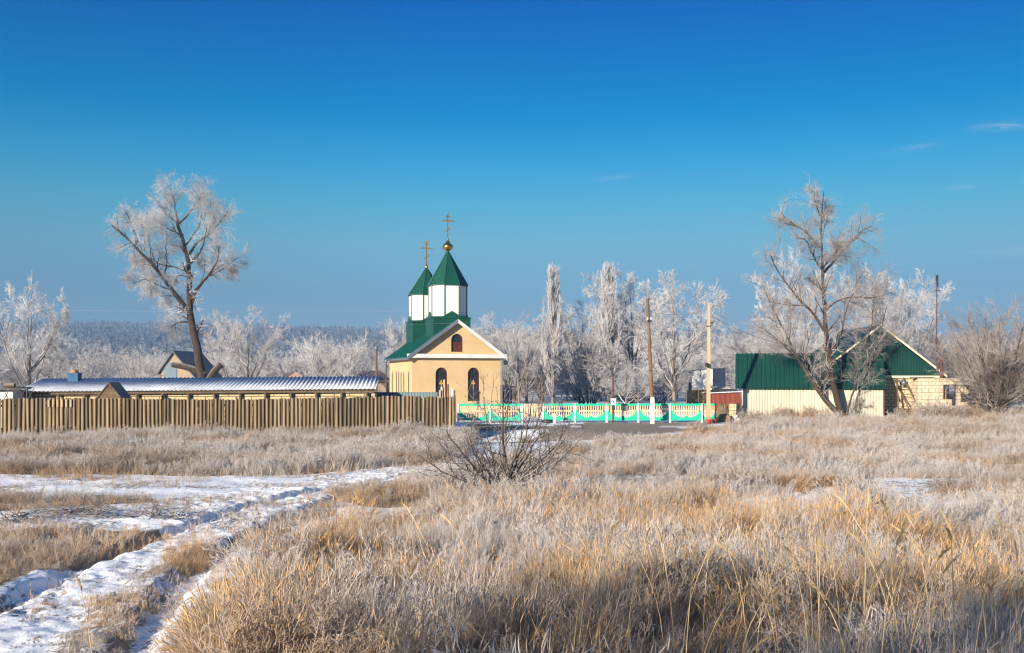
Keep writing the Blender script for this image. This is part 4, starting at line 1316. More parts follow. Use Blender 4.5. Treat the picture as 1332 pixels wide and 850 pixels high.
# ------------------------------------------------------------------ off-frame, left behind the camera: the row of trees whose shade reaches the foreground
ra, rb = Vector((-23.0, -16.9, 0)), Vector((-9.5, -12.6, 0))
for i_, f_ in enumerate((.52, .66, .80, .96)):
    q_ = ra.lerp(rb, f_)
    plant('bare_tree', OAK[i_ % 4], TB, 'bare tree of the row standing behind the viewer', 'tree', (q_.x - .9 + .8 * (i_ % 2), q_.y - 2.2 + 1.6 * (i_ % 2), 0), i_ * 1.3, .84 + .05 * (i_ % 3), 'trees behind the viewer')

exec_ground = True
# ------------------------------------------------------------------ ground
def axis(fine0, fine1, step, lo, hi, gr=1.10):
    a = list(np.arange(fine0, fine1, step)); s = step; x = fine1
    while x < hi: a.append(x); s *= gr; x += s
    a.append(hi); s = step; x = fine0 - step; b = []
    while x > lo: b.append(x); s *= gr; x -= s
    b.append(lo)
    return np.array(b[::-1] + a)


gx_ = axis(-22, 4, .06, -1500, 1500, 1.07); gy_ = axis(10.5, 38, .06, -120, 1700, 1.05)
XX, YY = np.meshgrid(gx_, gy_)
ZZ = gz(XX, YY)
ny, nx = XX.shape
ix = np.arange(ny * nx).reshape(ny, nx)
Qg = np.stack([ix[:-1, :-1], ix[:-1, 1:], ix[1:, 1:], ix[1:, :-1]], -1).reshape(-1, 4)
wx = XX + (fbm(XX, YY, 3.0, 61) - .5) * 2.2; wy = YY + (fbm(XX, YY, 3.0, 65) - .5) * 2.2

# grass zones: outline on the ground (traced base lines), clumps per m2, height, frost, golden, kind
Z_MEADOW = GL((262, 990), (268, 850), (310, 800), (352, 758), (400, 730), (450, 706), (520, 688), (600, 676), (760, 672), (1500, 676), (1700, 990))
Z_RIGHTMID = GL((560, 655), (600, 618), (700, 596), (800, 590), (1500, 592), (1500, 650), (900, 648), (700, 655))
Z_SPARSE = GL((430, 668), (640, 650), (900, 645), (1500, 645), (1500, 672), (430, 685))
Z_FAR = GL((735, 600), (760, 585), (840, 575), (960, 571), (1500, 572), (1500, 600))
Z_YARD = GL((880, 567), (940, 558), (1000, 552), (1500, 550), (1500, 575), (960, 573))
Z_YARD2 = [(18.2, 77.2), (55, 76.2), (70, 70), (22, 72)]
Z_BAND = GL((-170, 567), (300, 567), (598, 563), (612, 572), (604, 596), (560, 606), (480, 611), (390, 617), (280, 620), (150, 619), (-170, 617))
Z_TONGUE = GL((430, 640), (470, 634), (560, 622), (610, 618), (640, 640), (560, 660), (470, 662))
Z_L1 = GL((-120, 640), (0, 644), (60, 648), (190, 645), (200, 655), (110, 661), (30, 664), (-120, 668))
Z_L2 = GL((-200, 690), (0, 692), (110, 688), (228, 690), (228, 702), (150, 722), (60, 742), (0, 762), (-200, 840))
Z_STRIP = GL((60, 850), (120, 790), (190, 745), (255, 722), (290, 712), (280, 722), (225, 765), (180, 810), (150, 850), (120, 960), (20, 930))
Z_TUFT = GL((214, 728), (255, 718), (282, 724), (262, 738), (222, 740))
Z_STRIP2 = GL((300, 700), (380, 668), (430, 655), (440, 668), (380, 692), (330, 712))


def soft(poly, amt=1.0):
    return inpoly(XX + (wx - XX) * amt, YY + (wy - YY) * amt, poly).astype(float)


grass_m = np.zeros_like(XX)
for pl, a, v in ((Z_MEADOW, .5, .75), (Z_RIGHTMID, .6, .16), (Z_SPARSE, .8, .08), (Z_FAR, .8, .9), (Z_YARD, .8, 1), (Z_BAND, .5, 1), (Z_TONGUE, .4, .8), (Z_L1, .4, .65), (Z_L2, .4, .7), (Z_STRIP, .3, .25), (Z_STRIP2, .3, .5)):
    grass_m = np.maximum(grass_m, soft(pl, a) * v)
road_m = np.maximum(soft(ROAD_POLY, .6), soft(FARROAD, .5))
road_m *= (fbm(XX, YY, 4.0, 91) > .40)
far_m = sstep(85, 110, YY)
rut_m = np.zeros_like(XX)
for rut, w in ((RUT2, .45), (RUT1, .3)):
    rut_m = np.maximum(rut_m, 1 - sstep(w * .5, w * 1.3, polydist(XX, YY, rut)))
zone = np.stack([grass_m, road_m, rut_m, far_m], -1)
gm = np_mesh('ground', np.stack([XX, YY, ZZ], -1), Qg, True, {'zone': ('FLOAT_COLOR', zone)})
m, nt, b = nodemat('snowy_ground')
at = N(nt, 'ShaderNodeAttribute', attribute_name='zone'); sp = nt.nodes.new('ShaderNodeSeparateColor'); nt.links.new(at.outputs['Color'], sp.inputs[0])
ge = nt.nodes.new('ShaderNodeNewGeometry')
pos = ge.outputs['Position']
n_big = noise(nt, .55, 5, .6, vec=pos); n_mid = noise(nt, 2.2, 6, .68, vec=pos); n_fine = noise(nt, 14, 4, .7, vec=pos)
n_st = nt.nodes.new('ShaderNodeMapping'); nt.links.new(pos, n_st.inputs[0]); n_st.inputs['Scale'].default_value = (1, .55, 1)
n_lit = noise(nt, 7.5, 5, .75, vec=n_st.outputs[0], dist=.6)
snow = mixc(nt, mrange(nt, n_fine, .3, .7), (.86, .865, .88), (.93, .93, .935))
litter = mixc(nt, mrange(nt, n_fine, .35, .65), (.30, .22, .14), (.15, .105, .07))
litter = mixc(nt, mrange(nt, n_mid, .45, .6), litter, (.42, .36, .29))
soil = mixc(nt, mrange(nt, n_mid, .35, .65), (.20, .145, .105), (.28, .215, .165))
soil = mixc(nt, mrange(nt, n_lit, .50, .78), soil, (.56, .54, .53))
# dead stalks poking through the thin snow
gfac = math_(nt, 'ADD', math_(nt, 'MULTIPLY', sp.outputs[0], .50), math_(nt, 'MULTIPLY', mrange(nt, n_big, .35, .65), .22))
thr = math_(nt, 'SUBTRACT', .78, gfac)
lf = mrange(nt, math_(nt, 'SUBTRACT', n_lit, math_(nt, 'SUBTRACT', thr, .12)), 0, .06)
lf = math_(nt, 'MULTIPLY', lf, mrange(nt, n_mid, .25, .5, .6, 1))
col = mixc(nt, lf, snow, litter)
rf_ = math_(nt, 'MULTIPLY', sp.outputs[2], mrange(nt, n_lit, .55, .63))
col = mixc(nt, rf_, col, (.30, .245, .19))
rd = math_(nt, 'MULTIPLY', sp.outputs[1], mrange(nt, n_mid, .22, .42))
col = mixc(nt, rd, col, soil)
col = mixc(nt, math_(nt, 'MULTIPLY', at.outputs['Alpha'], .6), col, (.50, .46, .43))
nt.links.new(col, b.inputs['Base Color']); b.inputs['Roughness'].default_value = .9; b.inputs['Specular IOR Level'].default_value = .15
bp = N(nt, 'ShaderNodeBump', i_Strength=.5, i_Distance=.05)
nt.links.new(math_(nt, 'ADD', n_lit, math_(nt, 'MULTIPLY', n_fine, .5)), bp.inputs['Height']); nt.links.new(bp.outputs[0], b.inputs['Normal'])
gr = link('ground', gm, m); tag(gr, 'snowy field with wheel tracks and patches of dead grass', 'ground', kind='structure')


# ------------------------------------------------------------------ grass
def straw(name, gold, dull, dark, frost):
    m, nt, b = nodemat(name)
    a = N(nt, 'ShaderNodeAttribute', attribute_name='frost', attribute_type='INSTANCER')
    gd = N(nt, 'ShaderNodeAttribute', attribute_name='gold', attribute_type='INSTANCER')
    bt = N(nt, 'ShaderNodeAttribute', attribute_name='bt')       # x: along blade, y: per blade random
    s = nt.nodes.new('ShaderNodeSeparateXYZ'); nt.links.new(bt.outputs['Vector'], s.inputs[0])
    base = mixc(nt, gd.outputs['Fac'], dull, gold)
    base = mixc(nt, mrange(nt, s.outputs[1], 0, 1, 0, .55), base, dark)
    f = math_(nt, 'ADD', math_(nt, 'MULTIPLY', a.outputs['Fac'], 1.0), math_(nt, 'SUBTRACT', math_(nt, 'MULTIPLY', s.outputs[2], .9), .45))
    f = math_(nt, 'ADD', f, math_(nt, 'SUBTRACT', math_(nt, 'MULTIPLY', s.outputs[0], .45), .22), clamp=True)
    col = mixc(nt, f, base, frost)
    nt.links.new(col, b.inputs['Base Color']); b.inputs['Roughness'].default_value = .8; b.inputs['Specular IOR Level'].default_value = .25
    return m


M['straw'] = straw('dry_frosted_grass', (.60, .355, .145), (.32, .225, .14), (.075, .048, .03), (.50, .46, .44))


def blades(rng, nb, rad, h0, h1, w, lean, droop, n=5):
    a = rng.random(nb) * 6.283; r = rad * np.sqrt(rng.random(nb))
    P0 = np.stack([np.cos(a) * r, np.sin(a) * r, np.full(nb, -.03)], 1)
    la = a + rng.normal(0, .9, nb); ln = rng.random(nb) * lean
    D = np.stack([np.cos(la) * ln, np.sin(la) * ln, np.ones(nb)], 1)
    L = rng.uniform(h0, h1, nb)
    D /= np.linalg.norm(D, axis=1, keepdims=True); p = P0.copy(); pts = [p.copy()]
    st = L[:, None] / (n - 1); hd = np.stack([np.cos(la), np.sin(la), np.zeros(nb)], 1)
    dr = (rng.random(nb) ** 1.5 * droop)[:, None]
    for i in range(1, n):
        t = i / (n - 1)
        D = D + hd * dr * t + rng.normal(0, .05, (nb, 3)); D[:, 2:] -= dr * t * .5
        D /= np.linalg.norm(D, axis=1, keepdims=True); p = p + D * st; pts.append(p.copy())
    Pp = np.stack(pts, 1)
    sa = rng.random(nb) * 6.283; side = np.stack([np.cos(sa), np.sin(sa), np.zeros(nb)], 1)[:, None]
    s = np.linspace(0, 1, n)[None, :, None]
    ww = w * rng.uniform(.7, 1.4, nb)[:, None, None] * (1 - .8 * s)
    V = np.stack([Pp - side * ww / 2, Pp + side * ww / 2], 2)     # nb,n,2,3
    rnd = np.repeat(rng.random((nb, 2))[:, None], n, 1)
    bt = np.concatenate([np.broadcast_to(s, (nb, n, 1)), rnd], 2)
    bt = np.repeat(bt[:, :, None], 2, 2)
    ix = np.arange(nb * n * 2).reshape(nb, n, 2)
    Q = np.stack([ix[:, :-1, 0], ix[:, :-1, 1], ix[:, 1:, 1], ix[:, 1:, 0]], -1).reshape(-1, 4)
    return V.reshape(-1, 3), Q, bt.reshape(-1, 3), Pp


def clump(name, rng, nb, rad, h0, h1, w, lean, droop, weeds=0, wt=.006, heads=0):
    V, Q, bt, Pp = blades(rng, nb, rad, h0, h1, w, lean, droop)
    Vs, Qs, Bs = [V], [Q], [bt]; n = len(V)
    if weeds:       # branching dead stalks thick with rime
        k = weeds; a = rng.random(k) * 6.28; r = rad * rng.random(k)
        P0 = np.stack([np.cos(a) * r, np.sin(a) * r, np.full(k, -.03)], 1); D = np.stack([rng.normal(0, .2, k), rng.normal(0, .2, k), np.ones(k)], 1)
        L = rng.uniform(h0 * 1.1, h1 * 1.15, k)
        S0 = walk(P0, D, L, 6, .06, .0, rng); R0 = np.full((k, 6), wt)
        c1 = spawn(S0, R0, L, rng, 9, (.35, 1), (25, 55), .28, .5, .8, 4, .1, .06, .6, wt * .8)
        c2 = spawn(*c1, rng, 4, (.2, 1), (25, 60), .5, .3, .9, 3, .1, .03, .7, wt * .8)
        for g in ((S0, R0), c1[:2], c2[:2]):
            v, q = tubes([(g[0], g[1], 3)])
            b = np.zeros((len(v), 3)); b[:, 0] = np.clip(v[:, 2] / h1, 0, 1); b[:, 1] = rng.random(len(v)) * .4 + .3; b[:, 2] = .62 + .1 * rng.random(len(v))
            Vs.append(v); Qs.append(q + n); Bs.append(b); n += len(v)
    if heads:       # feathery seed heads
        idx = rng.choice(len(Pp), min(heads, len(Pp)), False)
        tip = Pp[idx, -2]; D = Pp[idx, -1] - Pp[idx, -2] + rng.normal(0, .005, (len(idx), 3)); L = rng.uniform(.08, .16, len(idx))
        hp = walk(tip, D, L, 4, .05, -.08, rng); hr = np.array([.4, 1, .8, .2])[None] * wt * 1.5 * np.ones((len(idx), 1))
        v, q = tubes([(hp, hr, 4)]); b = np.zeros((len(v), 3)); b[:, 0] = .6; b[:, 1] = .1; b[:, 2] = .45
        Vs.append(v); Qs.append(q + n); Bs.append(b); n += len(v)
    me = np_mesh(name, np.concatenate(Vs), np.concatenate(Qs), False, {'bt': ('FLOAT_VECTOR', np.concatenate(Bs))})
    me.materials.append(M['straw'])
    return me


rng = np.random.default_rng(21)
KINDS = {}
cols = {}


def coll(key, meshes):
    c = bpy.data.collections.new(key)
    for i, me in enumerate(meshes):
        o = bpy.data.objects.new('%s_%02d' % (key, i), me); c.objects.link(o)
    cols[key] = (c, len(meshes))


coll('near', [clump('grass_clump', rng, 52, .17, .36, .86, .0060, .6, .4, 0, heads=7, wt=.004) for _ in range(6)] + [clump('grass_clump', rng, 70, .11, .5, .95, .0060, .9, .85, 0) for _ in range(4)] + [clump('grass_clump', rng, 26, .2, .4, .85, .006, 3.0, 1.1, 0) for _ in range(3)] + [clump('grass_clump', rng, 12, .16, .8, 1.15, .007, .35, .3, 0, heads=8, wt=.005) for _ in range(2)])
coll('nearweed', [clump('weed_clump', rng, 22, .16, .35, .75, .006, .6, .4, 3, .0035) for _ in range(5)] + [clump('weed_clump', rng, 6, .12, .5, 1.05, .006, .4, .3, 4, .0045) for _ in range(3)])
coll('far', [clump('grass_clump', rng, 40, .24, .35, .85, .013, .6, .4, 0) for _ in range(5)])
coll('farweed', [clump('weed_clump', rng, 20, .22, .4, .85, .012, .6, .4, 5, .0065) for _ in range(6)])
coll('short', [clump('grass_clump', rng, 24, .14, .10, .34, .006, 1.0, .5, 1, .003) for _ in range(5)])


def scatter_group(c):
    ng = bpy.data.node_groups.new('scatter_' + c.name, 'GeometryNodeTree')
    ng.interface.new_socket('Geometry', in_out='INPUT', socket_type='NodeSocketGeometry')
    ng.interface.new_socket('Geometry', in_out='OUTPUT', socket_type='NodeSocketGeometry')
    gi = ng.nodes.new('NodeGroupInput'); go = ng.nodes.new('NodeGroupOutput')
    ci = ng.nodes.new('GeometryNodeCollectionInfo'); ci.inputs['Collection'].default_value = c
    ci.inputs['Separate Children'].default_value = True; ci.inputs['Reset Children'].default_value = True
    ip = ng.nodes.new('GeometryNodeInstanceOnPoints'); ip.inputs['Pick Instance'].default_value = True

    def na(name, typ):
        n = ng.nodes.new('GeometryNodeInputNamedAttribute'); n.data_type = typ; n.inputs['Name'].default_value = name
        return n.outputs['Attribute']
    L = ng.links.new
    L(gi.outputs[0], ip.inputs['Points']); L(ci.outputs[0], ip.inputs['Instance'])
    L(na('vi', 'INT'), ip.inputs['Instance Index']); L(na('rot', 'FLOAT_VECTOR'), ip.inputs['Rotation']); L(na('scl', 'FLOAT_VECTOR'), ip.inputs['Scale'])
    L(ip.outputs[0], go.inputs[0])
    return ng


def scatter(name, label, cat, key, Ppos, rot, scl, frost, gold, rng):
    c, nv = cols[key]
    me = bpy.data.meshes.new(name)
    n = len(Ppos)
    me.vertices.add(n); me.vertices.foreach_set('co', np.asarray(Ppos, np.float32).ravel())
    for k, typ, arr, prop in (('vi', 'INT', rng.integers(0, nv, n).astype(np.int32), 'value'), ('rot', 'FLOAT_VECTOR', rot, 'vector'), ('scl', 'FLOAT_VECTOR', scl, 'vector'), ('frost', 'FLOAT', frost, 'value'), ('gold', 'FLOAT', gold, 'value')):
        a = me.attributes.new(k, typ, 'POINT'); a.data.foreach_set(prop, np.asarray(arr, np.int32 if typ == 'INT' else np.float32).ravel())
    me.update()
    o = bpy.data.objects.new(name, me); COL.objects.link(o)
    md = o.modifiers.new('scatter', 'NODES'); md.node_group = scatter_group(c)
    tag(o, label, cat, kind='stuff')
    return o


def fill(poly, dens, hs, frost, gold, rng, warp=.5, thin=0.0, nsc=2.5):
    P_ = np.array(poly); x0, y0 = P_.min(0); x1, y1 = P_.max(0)
    n = int((x1 - x0) * (y1 - y0) * dens)
    x = rng.uniform(x0, x1, n); y = rng.uniform(y0, y1, n)
    qx = x + (fbm(x, y, 3.0, 61) - .5) * 2.2 * warp; qy = y + (fbm(x, y, 3.0, 65) - .5) * 2.2 * warp
    k = inpoly(qx, qy, poly)
    f = fbm(x * .55, y, nsc, 71); k &= (f > thin + (rng.random(n) - .5) * .12)
    x, y, f = x[k], y[k], f[k]; n = len(x)
    s = hs * rng.uniform(.7, 1.2, n) * (.30 + 1.35 * fbm(x * .7, y, 1.5, 75))
    scl = np.stack([s * rng.uniform(.9, 1.25, n), s * rng.uniform(.9, 1.25, n), s], 1)
    phi = (fbm(x, y, 2.2, 77, 2) - .5) * 7 + rng.normal(0, .7, n)
    rot = np.stack([rng.normal(0, .08, n), np.abs(rng.normal(0, .10, n)) + .34 * fbm(x, y, 1.3, 79), phi], 1)
    g2 = fbm(x * .6, y, 2.2, 81)
    fr = np.clip((frost(x, y) if callable(frost) else frost) + (g2 - .5) * 2.1 + rng.normal(0, .10, n), 0, 1)
    gd = np.clip((gold(x, y) if callable(gold) else gold) + (fbm(x * .6, y, 2.6, 85) - .5) * 2.2, 0, 1)
    return np.stack([x, y, gz(x, y)], 1), rot, scl, fr, gd


def cat(*a):
    return [np.concatenate(z) for z in zip(*a)]


rng = np.random.default_rng(8)
near = cat(fill(Z_MEADOW, 74, .92, lambda x, y: -.04 + .36 * sstep(15.0, 12.0, y) + .24 * sstep(1.0, -3.0, x), lambda x, y: .66 + .50 * sstep(13.0, 15.5, y), rng, .5, .42), fill(Z_TUFT, 60, .55, .05, 1, rng, .1), fill(Z_L2, 13, .34, .25, .55, rng, .4, .42), fill(Z_STRIP2, 8, .35, .4, .4, rng, .3, .45))
scatter('meadow_grass', 'golden and frosted dry grass of the near meadow', 'grass', 'near', *near, rng)
weed = cat(fill(Z_MEADOW, 20, .85, .42, .3, rng, .5, .40, 2.2), fill(Z_L2, 6, .36, .4, .4, rng, .4, .4), fill(Z_STRIP, 3, .3, .45, .3, rng, .3, .4))
scatter('frosted_weeds', 'rime coated dead weeds among the near meadow grass', 'weeds', 'nearweed', *weed, rng)
far = cat(fill(Z_RIGHTMID, 22, .62, .34, .40, rng, .6, .45), fill(Z_SPARSE, 6, .42, .5, .2, rng, .8, .45), fill(Z_FAR, 17, .62, .32, .35, rng, .8, .36), fill(Z_YARD, 11, .6, .30, .25, rng, .8), fill(Z_YARD2, 8, .6, .35, .3, rng, .3),
          fill(Z_BAND, 20, .64, .38, .30, rng, .5), fill(Z_TONGUE, 28, .42, .42, .35, rng, .4), fill(Z_L1, 16, .42, .30, .4, rng, .4, .38))
scatter('field_grass', 'pale frosted dry grass of the farther field', 'grass', 'far', *far, rng)
Z_WALL = [(18.3, 79.2), (29.5, 76.6), (30, 75.6), (17.8, 77.6)]
Z_BRUSH = [(30, 78.4), (44, 77.6), (48, 71), (36, 72)]
fw = cat(fill(Z_WALL, 9, 1.0, .35, .25, rng, .3, .3, 1.2), fill(Z_BRUSH, 8, 1.25, .10, .25, rng, .4, .3, 1.6), fill(Z_RIGHTMID, 10, .62, .44, .2, rng, .6, .45), fill(Z_FAR, 6, .6, .45, .2, rng, .8), fill(Z_YARD, 5, .7, .35, .2, rng, .8), fill(Z_YARD2, 4, .8, .4, .2, rng, .3), fill(Z_BAND, 10, .64, .52, .15, rng, .5), fill(Z_TONGUE, 6, .5, .5, .2, rng, .4))
scatter('field_weeds', 'rime coated weeds along the plank fence and across the farther field', 'weeds', 'farweed', *fw, rng)
TRK = GL((-200, 640), (330, 622), (600, 606), (640, 600), (640, 640), (430, 690), (300, 790), (250, 960), (-260, 960))
sh = cat(fill(TRK, 13, .62, .45, .4, rng, 1.0, .47, 1.6), fill(Z_STRIP, 26, .66, .42, .45, rng, .3, .35), fill(Z_STRIP2, 26, .9, .45, .4, rng, .3, .4), fill(Z_SPARSE, 8, 1.1, .6, .2, rng, .8, .4), fill(Z_L1, 14, 1, .3, .4, rng, .5, .35), fill(Z_L2, 22, 1, .35, .4, rng, .5, .3),
         fill(GL((-170, 615), (150, 618), (480, 609), (600, 600), (600, 607), (480, 618), (150, 628), (-170, 625)), 9, 1.0, .3, .4, rng, .6, .40))
scatter('short_grass', 'short dead stalks poking through the snow of the track', 'grass', 'short', *sh, rng)

# tall reed-grass stems standing in the foreground
M['reed'] = paint('golden_reed', (.60, .44, .24), (.48, .34, .17), 4, .8)
M['reed_dark'] = paint('dark_reed', (.22, .17, .15), (.15, .12, .11), 4, .85)


def reed_meshes(seed, dark=False):
    r = np.random.default_rng(seed); H = r.uniform(1.35, 2.1); la = r.random() * 6.28; bend = r.uniform(.05, .38)
    n = 9; pts = []
    for i in range(n):
        t = i / (n - 1); q = bend * max(0, t - .35) ** 2 * 1.6
        pts.append((math.cos(la) * (q + .06 * t) * H, math.sin(la) * (q + .06 * t) * H, (t - .28 * bend * max(0, t - .5) ** 2) * H))
    V, Q = tubes([(np.array([pts]), np.linspace(.0066, .0042, n)[None], 5)])
    sm = np_mesh('reed_stem', V, Q, True)
    tip = np.array(pts[-1]); dr = tip - np.array(pts[-2]); dr /= np.linalg.norm(dr)
    hp = walk(tip[None], dr[None], np.array([r.uniform(.2, .34)]), 7, .05, -.06 - .14 * bend, r)
    hr = np.array([[.006, .011, .0135, .013, .011, .008, .003]]) * r.uniform(.9, 1.25)
    fz = spawn(hp, hr, np.array([.5]), r, 90, (.0, 1), (8, 24), .13, .5, .2, 3, .05, -.02, .5, .0016)
    V, Q = tubes([(hp, hr * .45, 6), (fz[0], fz[1], 3)])
    return sm, np_mesh('reed_plume', V, Q)


REED = [reed_meshes(200 + i) for i in range(8)]
rg = random.Random(44)
spots = []
for i in range(44):
    x = rg.choice([rg.uniform(880, 1340), rg.uniform(1090, 1340), rg.uniform(560, 1340)]); yb = rg.uniform(890, 1010)
    spots.append((x, yb, 0))
for x, yb in ((640, 905), (815, 930), (905, 960), (975, 905), (1020, 965), (500, 960), (130, 980), (1240, 880), (1275, 900), (1300, 890), (1110, 950), (1060, 930), (1180, 920), (1210, 870), (1150, 905)): spots.append((x, yb, 0))
for i, (x, yb, dk) in enumerate(spots):
    X_, Y_ = G(x, yb); me = REED[rg.randrange(len(REED))]
    t = thing('reed_stem', 'dark reed grass stem with a drooping head above the meadow' if dk else 'tall golden reed grass stem with a feathery head in the foreground', 'reed', (X_, Y_, float(gz(X_, Y_)) - .02), rg.uniform(0, 6.28), 'dark reeds in the meadow' if dk else 'golden reeds in the foreground')
    s_ = rg.uniform(.5, .62) if dk else rg.uniform(.75, 1.1); t.scale = (s_, s_, s_)
    for nm, me_ in zip(('stalk', 'plume'), me):
        o = bpy.data.objects.new(nm, me_); COL.objects.link(o); o.parent = t
        if not me_.materials: me_.materials.append(None)
        o.material_slots[0].link = 'OBJECT'; o.material_slots[0].material = M['reed_dark'] if dk else M['reed']

# broken branches and dry weeds lying by the track
def brush_pile(x, y, w, label, seed):
    r = np.random.default_rng(seed); o = (*G(x, y),); z = float(gz(*o)); k = 60
    P0 = np.stack([r.normal(0, w / 2, k), r.normal(0, .25, k), r.uniform(.0, .16, k)], 1); D = np.stack([r.normal(0, 1, k), r.normal(0, .7, k), r.uniform(-.05, .5, k)], 1)
    L = r.uniform(.3, .9, k); S = walk(P0, D, L, 5, .15, -.05, r); Rr = np.linspace(.011, .004, 5)[None] * r.uniform(.6, 1.4, (k, 1))
    c1 = spawn(S, Rr, L, r, 5, (.2, 1), (25, 60), .4, .3, .6, 4, .12, -.02, .5, .003)
    V, Q = tubes([(S, Rr, 5), (c1[0], c1[1], 3)])
    ob = link('brush_pile', np_mesh('brush_pile', V, Q), M['bush_dark']); ob.location = (o[0], o[1], z)
    tag(ob, label, 'brush')


brush_pile(28, 682, 1.1, 'brown heap of broken twigs at the left edge of the snow', 1)
brush_pile(108, 672, .8, 'middle small heap of dark twigs left of the track', 2)
brush_pile(215, 676, 1.4, 'widest heap of broken brown stalks beside the left wheel track', 3)

# ------------------------------------------------------------------ distant wood
def forest_kinds():
    out = []
    fm = twig('hazy_rimed_crowns', (.04, .05, .07), (.38, .41, .47), fmin=.0, fmax=1.0, lo=.3, hi=.65)  # blue of distance haze and shade put into the rimed crown colours
    pm, nt, b = nodemat('rimed_pines')
    col = mixc(nt, frost_mask(nt, .25, .9, .5), (.02, .035, .045), (.62, .64, .66)); nt.links.new(col, b.inputs['Base Color']); b.inputs['Roughness'].default_value = .9
    for s in range(3):
        r = np.random.default_rng(300 + s); H = 13
        base = [straight(H * .9, (0, 0), .16, .06)]
        P0, L0 = resample(base[0][0], 8); P0 = P0[None]; R0 = np.linspace(.18, .06, 8)[None]; L0 = np.array([L0])
        c1 = spawn(P0, R0, L0, r, 16, (.2, 1), (30, 60), .42, .4, .6, 4, .12, .08, .5, .07)
        c2 = spawn(*c1, r, 7, (.2, 1), (25, 60), .5, .3, .8, 3, .12, .03, .6, .07)
        c3 = spawn(*c2, r, 5, (.2, 1), (25, 60), .5, .3, .9, 3, .12, .0, .6, .06)
        V, Q = tubes([(P0, R0, 5), (c1[0], c1[1], 3), (c2[0], c2[1], 3), (c3[0], c3[1], 3)])
        me = np_mesh('distant_tree', V, Q); me.materials.append(fm); out.append(me)
    for s in range(3):
        r = np.random.default_rng(320 + s); V = []; Q = []; H = 15; k = 0
        for i in range(13):
            z = 3 + i * .95; rad = 2.6 * (1 - i / 13.5) ** .8 * r.uniform(.8, 1.15); n = 11
            for j in range(n):
                a = j / n * 6.283 + r.random() * .4; rr = rad * r.uniform(.55, 1.15); w = .42
                c, s_ = math.cos(a), math.sin(a)
                V += [(0, 0, z + .5), (c * rr * .55 - s_ * w, s_ * rr * .55 + c * w, z + .25), (c * rr, s_ * rr, z - .35 * rr), (c * rr * .55 + s_ * w, s_ * rr * .55 - c * w, z + .2)]
                Q.append((k, k + 1, k + 2, k + 3)); k += 4
        me = np_mesh('distant_pine', V, Q); me.materials.append(pm); out.append(me)
    return out


coll('wood', forest_kinds())
rng = np.random.default_rng(99)
n = 15000
y = 420 + (1300 - 420) * rng.random(n) ** .8; x = rng.uniform(-.66, .62, n) * y
k = fbm(x, y, 90, 95) > .30 + .1 * rng.random(n)
x, y = x[k], y[k]; n = len(x)
s = rng.uniform(.65, 1.2, n)
scatter('distant_wood', 'bluish frosted forest on the far rise', 'forest', 'wood', np.stack([x, y, gz(x, y)], 1), np.stack([np.zeros(n), np.zeros(n), rng.random(n) * 6.28], 1), np.stack([s * 1.25, s * 1.25, s], 1), np.zeros(n), np.zeros(n), rng)
# belt of frosted scrub and trees in the hollow, farther back than the separate trees
coll('belt', [])
c = bpy.data.collections.new('belt_wood'); cols['belt'] = (c, 5)
for i, (ms, mm) in enumerate([(OAK[0], 0), (OAK[1], 0), (OAK[3], 0), (SHR[0], 1), (SHR[2], 1)]):
    V = []; o = bpy.data.objects.new('belt_%02d' % i, ms[1]); c.objects.link(o)
n = 620
y = rng.uniform(175, 400, n); x = rng.uniform(-.64, .62, n) * y
pxl = x / y * F + CX
hs = np.where(pxl < 520, rng.uniform(.42, .75, n), rng.uniform(.75, 1.1, n)) * (y / 230) ** .35
scatter('frosted_woodland', 'pale frosted woodland filling the hollow below the far rise', 'woodland', 'belt', np.stack([x, y, gz(x, y)], 1), np.stack([np.zeros(n), np.zeros(n), rng.random(n) * 6.28], 1), np.stack([hs * 1.3, hs * 1.3, hs], 1), np.zeros(n), np.zeros(n), rng)

# ------------------------------------------------------------------ light, sky, haze, camera
SUN_EL, SUN_AZ = R(15.8), math.atan2(-.80, -.60)      # direction towards the sun, low, behind the viewer on the left
sv = Vector((math.cos(SUN_EL) * math.cos(SUN_AZ), math.cos(SUN_EL) * math.sin(SUN_AZ), math.sin(SUN_EL)))
sd = bpy.data.lights.new('sun', 'SUN'); sd.energy = 4.9; sd.angle = R(.5); sd.color = (1.0, .895, .745)
so = bpy.data.objects.new('sun', sd); COL.objects.link(so); so.rotation_euler = (-sv).to_track_quat('-Z', 'Y').to_euler(); so.location = sv * 50

w = bpy.data.worlds.new('World'); scene.world = w; w.use_nodes = True
nt = w.node_tree; nt.nodes.clear()
out = nt.nodes.new('ShaderNodeOutputWorld'); bg = nt.nodes.new('ShaderNodeBackground'); nt.links.new(bg.outputs[0], out.inputs[0])
sky = nt.nodes.new('ShaderNodeTexSky'); sky.sky_type = 'NISHITA'; sky.sun_disc = False
sky.sun_elevation = SUN_EL; sky.sun_rotation = math.pi / 2 - SUN_AZ
sky.air_density = 1.0; sky.dust_density = .2; sky.ozone_density = 3.0; sky.altitude = 200
tc = nt.nodes.new('ShaderNodeTexCoord'); sx = nt.nodes.new('ShaderNodeSeparateXYZ'); nt.links.new(tc.outputs['Generated'], sx.inputs[0])
rp = nt.nodes.new('ShaderNodeValToRGB'); nt.links.new(sx.outputs[2], rp.inputs[0])
stops = [(0, (.23, .25, .325)), (.054, (.225, .26, .345)), (.084, (.235, .30, .375)), (.13, (.28, .42, .435)), (.167, (.20, .48, .50)), (.207, (.09, .47, .57)), (.253, (.004, .39, .57)), (.353, (.002, .25, .57)), (.5, (.12, .42, .68)), (1, (.58, .74, .90))]
el = rp.color_ramp.elements
while len(el) < len(stops): el.new(.5)
for e, (p_, c_) in zip(el, stops): e.position = p_; e.color = (*c_, 1)
